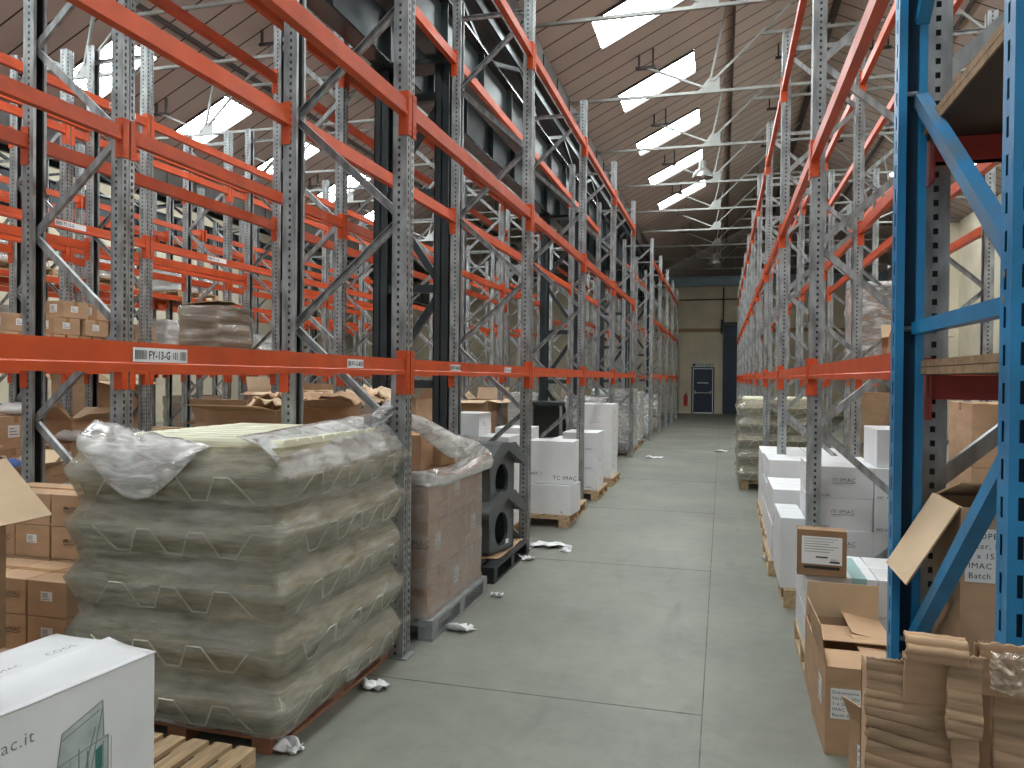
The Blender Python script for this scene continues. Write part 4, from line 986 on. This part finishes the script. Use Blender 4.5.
pallet(.27*S, 5.55*S, 'wooden pallet edge seen left of the white cartons', sx=1.0, sy=.9)
stack(.28*S, 5.58*S, PH, 2, 1, 3, (.46, .95, .22), 'white', 'the third white stack along the right', GR, seed=12)
pallet(.18*S, 7.30*S, 'wooden pallet under the wrapped wool on the right', sx=1.0, sy=.95)
wool_stack(.49*S, 7.30*S+.55, .48, .55, PH+.01, 5, .235, 'in the wrapped stack right of the aisle', 5, zz=True, grp='insulation packs right', fm='film')
sheet('film_collar', lambda u, v: (.49*S-.52+.06*v+.02*nz(u*8, v*8, 4), 7.26*S+1.15*u, PH+5*.235+.05-.3*v+.02*nz(u*7, v*6, 5)), 24, 10, M['filmthick'], 'crumpled film collar on the right-hand wool stack', 'plastic film', solid=.002)
# near lower white cartons in the first right bay
pallet(.28*S, 2.62*S, 'wooden pallet under the low white cartons near the blue rack', sx=.96, sy=.72)
for i in range(3):
    for k in range(2):
        X = .285*S+i*.365
        carton(X, X+.36, 2.80*S, 2.80*S+.56, PH+k*.205, PH+(k+1)*.205-.002, 'white', f'low white carton, {LAYN[k]} layer {COLN[i]}, beside the blue rack', GR)
tt_par = [o for o in bpy.data.objects if o.get('label', '').startswith('low white carton, second layer left')][0]
tt = MB().box(.43*S, .43*S+.075, 2.80*S-.004, 2.80*S-.001, PH+.27, PH+.4085).box(.43*S, .43*S+.075, 2.80*S-.004, 2.80*S+.5, PH+.4085, PH+.410).build('tape', M['tealtape'], tt_par); tt.matrix_parent_inverse = Matrix.Translation(-tt_par.location); tag(tt, 'strip of teal tape')
# small brown carton with a pouch label standing on them
t = empty('brown_label_box', (.335*S, 2.78*S+.06, PH+.412), math.radians(-4), 'small brown box with a white printed sheet in its face', 'box')
MB().box(-.125, .125, -.05, .05, 0, .25).build('carton_body', M['kraft_d'], t, bevel=.003)
g = MB(); rect(g, (0,-.0505,0), (1,0,0), (0,0,1), -.102, .102, .065, .215, 0)
for i in range(6): rect(g, (0,-.0505,0), (1,0,0), (0,0,1), -.09, .08-.02*(i % 3), .20-.014*i, .205-.014*i, 1, .0016)
rect(g, (0,-.0505,0), (1,0,0), (0,0,1), -.03, .03, .10, .108, 2, .0016); rect(g, (0,-.0505,0), (1,0,0), (0,0,1), .04, .09, .075, .085, 2, .0016)
put_text(g, 'IMAC', .014, (.045, -.051, .088), (1,0,0), (0,0,1), 2)
g.build('printed_sheet', [M['label'], M['paleink'], M['ink']], t)
MB().box(-.09, .09, -.052, -.0505, .04, .055).build('hand_slot', M['black'], t)
# open brown carton in the right foreground
GO = 'open brown cartons right'
t = open_carton(.305*S+.125, 2.20*S+.22, .002, .35, .44, .235*S, 'open brown carton with white shipping label at the aisle edge, right foreground', GO, rz=math.radians(1), angs=(-84, -80, 8, -86), fl=.18,
     sticker=[('front', .06, .42, .125, .13, ['Dimensione', 'Secchio 20x16', '1 x 20    36.400', 'IMAC MARKETING LTD', 'Batch 04/2021']), ('left', .55, .45, .10, .12, ['Art', 'Secchio', '36.400'])])
open_carton(.352*S, 1.84*S, .002, .16, .16, .245*S, 'small open brown carton with label behind the torn cardboard', GO, rz=.5, angs=(None, None, 25, 10), fl=.09, sticker=[('left', .3, .5, .06, .12, ['Art.', 'Secchio', '20x16', '36.400'])])
open_carton(.39*S, 2.62*S, .002, .36, .36, .217*S, 'brown carton with its back flap raised before the white cartons', GO, rz=0, angs=(-88, -6, None, -80), fl=.185)

# goods inside the right rows
shelf_pallet(1.12*S, 7.22*S, 0, 'wooden pallet on the lower beams of the second right row', sx=.66, sy=1.0)
wrapped_load(1.13*S, 1.50*S, 7.25*S, 7.92*S, zb+PH, zb+PH+1.15, 'tall brown wrapped load on the second right row', 101, 'kraft_pk', 'filmthick')
open_carton(1.33*S, 6.3*S, zb, .5, .4, .42, 'open brown carton on the beams beside the tall wrapped load', GO, angs=(60, 30, 100, 90), fl=.2)
for i, (x, y, h_, k) in enumerate(((.80, 9.6, .75, 'kraft'), (1.3, 4.0, .9, 'kraft'), (1.3, 2.9, .85, 'kraft'), (1.3, 7.2, .9, 'kraft'), (.64, 8.9, .8, 'white'))):
    for q in range(3):
        carton((x-.18)*S, (x+.18)*S, y*S+ (1.05 if i == 0 else 0), y*S+.6+(1.05 if i == 0 else 0), .002+q*h_*S/3, .002+(q+1)*h_*S/3-.004, k, f'{kind_word[k]} carton, {LAYN[q]} of the {ORD[i]} floor stack in the right rows', GO, rz=.0)
open_carton(1.22*S, 2.45*S, .002, .5, .5, 1.25, 'open brown carton seen between the blue uprights', GO, angs=(70, 30, 60, 40), fl=.2)
open_carton(1.28*S, 3.35*S, .95*S*0+1.44, .4, .4, .18, 'brown carton on top of a floor stack seen past the blue rack', GO, angs=(60, 60, 80, 80), fl=.15)
tag(MB().grid(lambda u, v: (.86*S+.30*u, 2.2*S+.8*v, .86+.12*u+.02*nz(u*3, v*3, 2)), 8, 8).build('loose_cardboard', M['kraft_l'], solid=.006), 'pale loose cardboard behind the galvanised upright by the blue rack', 'cardboard')

# ------------------------------------------------------------------ blue rack at the right edge
BX = .318*S; BY0, BY1 = .985*S, 1.56*S
bt = empty('blue_rack_frame', (BX, BY0, 0), 0, 'bright blue rack frame with slotted uprights at the right edge', 'rack frame')
bme = upright_mesh(.075, .06, 2.1*S+1.2, [M['blue'], M['slot_shade_blue']], pitch=.070, slot=(.010, .042), name='blue_upright', side=(.006, .038))
link('upright', bme, bt, (.030, 0, 0), PI/2); link('upright', bme, bt, (.010, BY1-BY0, 0), -PI/2)
Lb = BY1-BY0
def bbr(z0, z1, m='blueworn', x=.02):
    g = MB().sweep((x, .05, z0), (x, Lb-.05, z1), [(-.004,-.018),(.030,-.018),(.030,-.014),(0,-.014),(0,.014),(.030,.014),(.030,.018),(-.004,.018)], (0,0,1)); g.build('brace', M[m], bt)
bbr(1.125*S, 1.505*S); bbr(1.093*S, 1.095*S, 'blue'); bbr(.94*S, .53*S, 'blue'); bbr(2.05*S, 1.645*S, 'blue'); bbr(.2*S, .50*S); bbr(.15*S, .15*S, 'blue')
for y_ in (0, Lb): MB().box(-.04, .11, y_-.05, y_+.05, 0, .006).build('foot_plate', M['galv_dull'], bt)
for y_, z_ in ((Lb-.03, .50*S), (Lb-.03, .53*S), (Lb-.03, 1.52*S), (Lb-.03, 1.095*S), (.04, 1.095*S), (.04, 1.125*S)): MB().tube((-.008, y_, z_), (.03, y_, z_), .008, 8).build('bolt', M['galv'], bt)
for lv, (zt_, nm) in enumerate(((1.036, 'lower'), (1.462, 'upper'))):
    for j, y_ in enumerate((BY0+.02, BY1-.02)):
        z1_ = (zt_*S-.040)
        s_ = 1 if j == 0 else -1
        e = empty('red_rack_beam', (BX+.07, y_, z1_), 0, f'dark red {nm} beam on the {"near" if j == 0 else "far"} side of the blue rack', 'rack beam', 'dark red beams of the blue rack')
        MB().box(.0, 2.2, -.02, .02, -.07, 0).box(.0, 2.2, -.024, .024, -.07, -.05).build('beam_rail', M['red'], e)
        MB().box(-.006, 0, -.04, .04, -.13, .05).build('connector', M['red'], e)
    for bi_ in range(2):
        tag(MB().box(BX+.04+bi_*1.1, BX+.04+bi_*1.1+1.095, BY0, BY1, zt_*S-.038, zt_*S-.019).box(BX+.04+bi_*1.1, BX+.04+bi_*1.1+1.095, BY0, BY1, zt_*S-.017, zt_*S+.002).box(BX+.045+bi_*1.1, BX+.035+bi_*1.1+1.095, BY0+.005, BY1-.005, zt_*S-.0385, zt_*S-.0379, 1).build('shelf_board', [M['board'], M['board_shade']]), f'chipboard {nm} shelf of the blue rack, {"aisle" if bi_ == 0 else "inner"} end', 'shelf', 'chipboard shelves')
# tall brown carton under the lower shelf, flap bent out
t = open_carton(.366*S+.17, 1.34*S+.155, .002, .34, .26, .80*S, 'tall brown carton with white address label behind the blue braces', GO, rz=0, angs=(None, -75, 150, -40), fl=.24,
    sticker=[('front', .03, .855, .145, .135, ['IL OPEN16', 'filter, block ex', '1 x 15 =      90', 'IMAC MARKETING LTD', 'Batch  20/06'])])
tag(MB().box(.62*S, .62*S+.3, 1.25*S, 1.25*S+.4, .002, .78*S).build('brown_carton', M['kraft'], bevel=.004), 'plain brown carton right of the labelled tall one under the blue rack', 'box')

# ------------------------------------------------------------------ torn corrugated carton, right foreground
TC = empty('torn_carton', (0, 0, 0), 0, 'large torn corrugated brown carton with tape in the bottom right corner', 'box')
YF = .86*S
def A(px_, py_, y=YF): return at(px_, py_, Y=y)
M['corr'] = mat('exposed corrugated board', (.47, .31, .19), .8, 0, .28, 5, stretch=(1, 1, 12), bump=.15)
M['tapebr'] = mat('old brown tape', (.30, .16, .085), .3, 0, .15, 9)
def ripple(x, z, ph_=0): # corrugation running across, uneven
    t = z/.0185+1.5*nz(x*2, z*9, 1, 1, ph_)+x*7
    return .0060*(abs(math.sin(PI*t))**.8)*(.3+1.4*abs(nz(x*3, z*9, 5, 1, ph_)))+.014*nz(x*4, z*3, 2, 1, ph_)
def panel(name, tl, tr, zlow, y, ph_, m, nu=60, nv=150, tilt=0, tear=.006, slant=0, rip=1):
    def f(u, v):
        X = tl.x+(tr.x-tl.x)*u; zt__ = tl.z+(tr.z-tl.z)*u+tear*nz(u*9, 2, ph_)+tear*.6*nz(u*40, 2, ph_)
        z = zt__+(zlow-zt__)*v; X += .006*nz(z*20, u*2, ph_)*(1 if u in (0, 1) else 0)+slant*v
        return (X, y+tilt*v-rip*ripple(X, z+slant*3*u, ph_), z)
    return MB().grid(f, nu, nv).build(name, m, TC, smooth=True, solid=.005)
zl = .02
panel('front_panel', A(866, 656), A(958, 664), zl, YF, 1, M['corr'], nv=420, slant=.0)
panel('torn_flap', A(905, 640, YF-.02), A(950, 652, YF-.02), A(905, 700).z, YF-.022, 2, M['kraft'], 30, 30, tilt=.015, rip=.35)
panel('hanging_strip', A(946, 652, YF-.03), A(981, 655, YF-.03), A(950, 728).z, YF-.036, 3, M['corr'], 24, 40, tear=.004, rip=.6)
panel('lower_strip', A(952, 722, YF-.025), A(978, 730, YF-.025), zl, YF-.028, 4, M['corr'], 20, 220, tear=.010, rip=.6)
panel('tape_strip', A(978, 645, YF-.03), A(995, 645, YF-.03), zl, YF-.012, 5, M['tapebr'], 12, 160, rip=.25)
panel('right_panel', A(992, 668), A(1075, 680), zl, YF, 6, M['corr'], 50, 420)
panel('top_right_flap', A(976, 640, YF-.01), A(1080, 646, YF-.01), A(990, 690).z, YF-.02, 7, M['kraft'], 40, 40, rip=.2)
def pf(u, v):
    a = A(988, 648, YF-.03); b_ = A(1060, 708, YF-.03); X = a.x+(b_.x-a.x)*u; z = a.z+(b_.z-a.z)*v*(.7+.3*u)
    return (X, YF-.045-.02*nz(u*6, v*6, 3)-.012*nz(u*16+v*14, u*5, 4), z)
MB().grid(pf, 36, 26).build('clear_tape', film('clear parcel tape', .5, (.80, .62, .46), (9, 9, 9)), TC, smooth=True, solid=.001)
# rolled top edge
a, b_ = A(904, 640, YF-.035), A(966, 648, YF-.035)
g = MB()
def rolled(u, v):
    c = a.lerp(b_, u); an = PI*1.3*v-.3; r = .017+.0025*math.cos(v*PI*9)
    return (c.x+.003*nz(v*5, u*3, 2), c.y-r*math.sin(an)*.9, c.z+r*math.cos(an)-.008+.004*nz(u*3, v, 1))
g.grid(rolled, 20, 50)
g.build('rolled_edge', M['kraft'], TC, smooth=True, solid=.004)
# body behind the panels: sides, back
a, b_ = A(868, 660), A(1075, 680)
MB().box(a.x, a.x+.006, YF+.003, YF+.06, .002, a.z-.01).box(b_.x-.006, b_.x, YF+.003, YF+.06, .002, a.z-.01).box(a.x, b_.x, YF+.054, YF+.06, .002, a.z-.03).box(a.x, b_.x, YF, YF+.06, .002, .008).build('inner_walls', M['kraft'], TC)
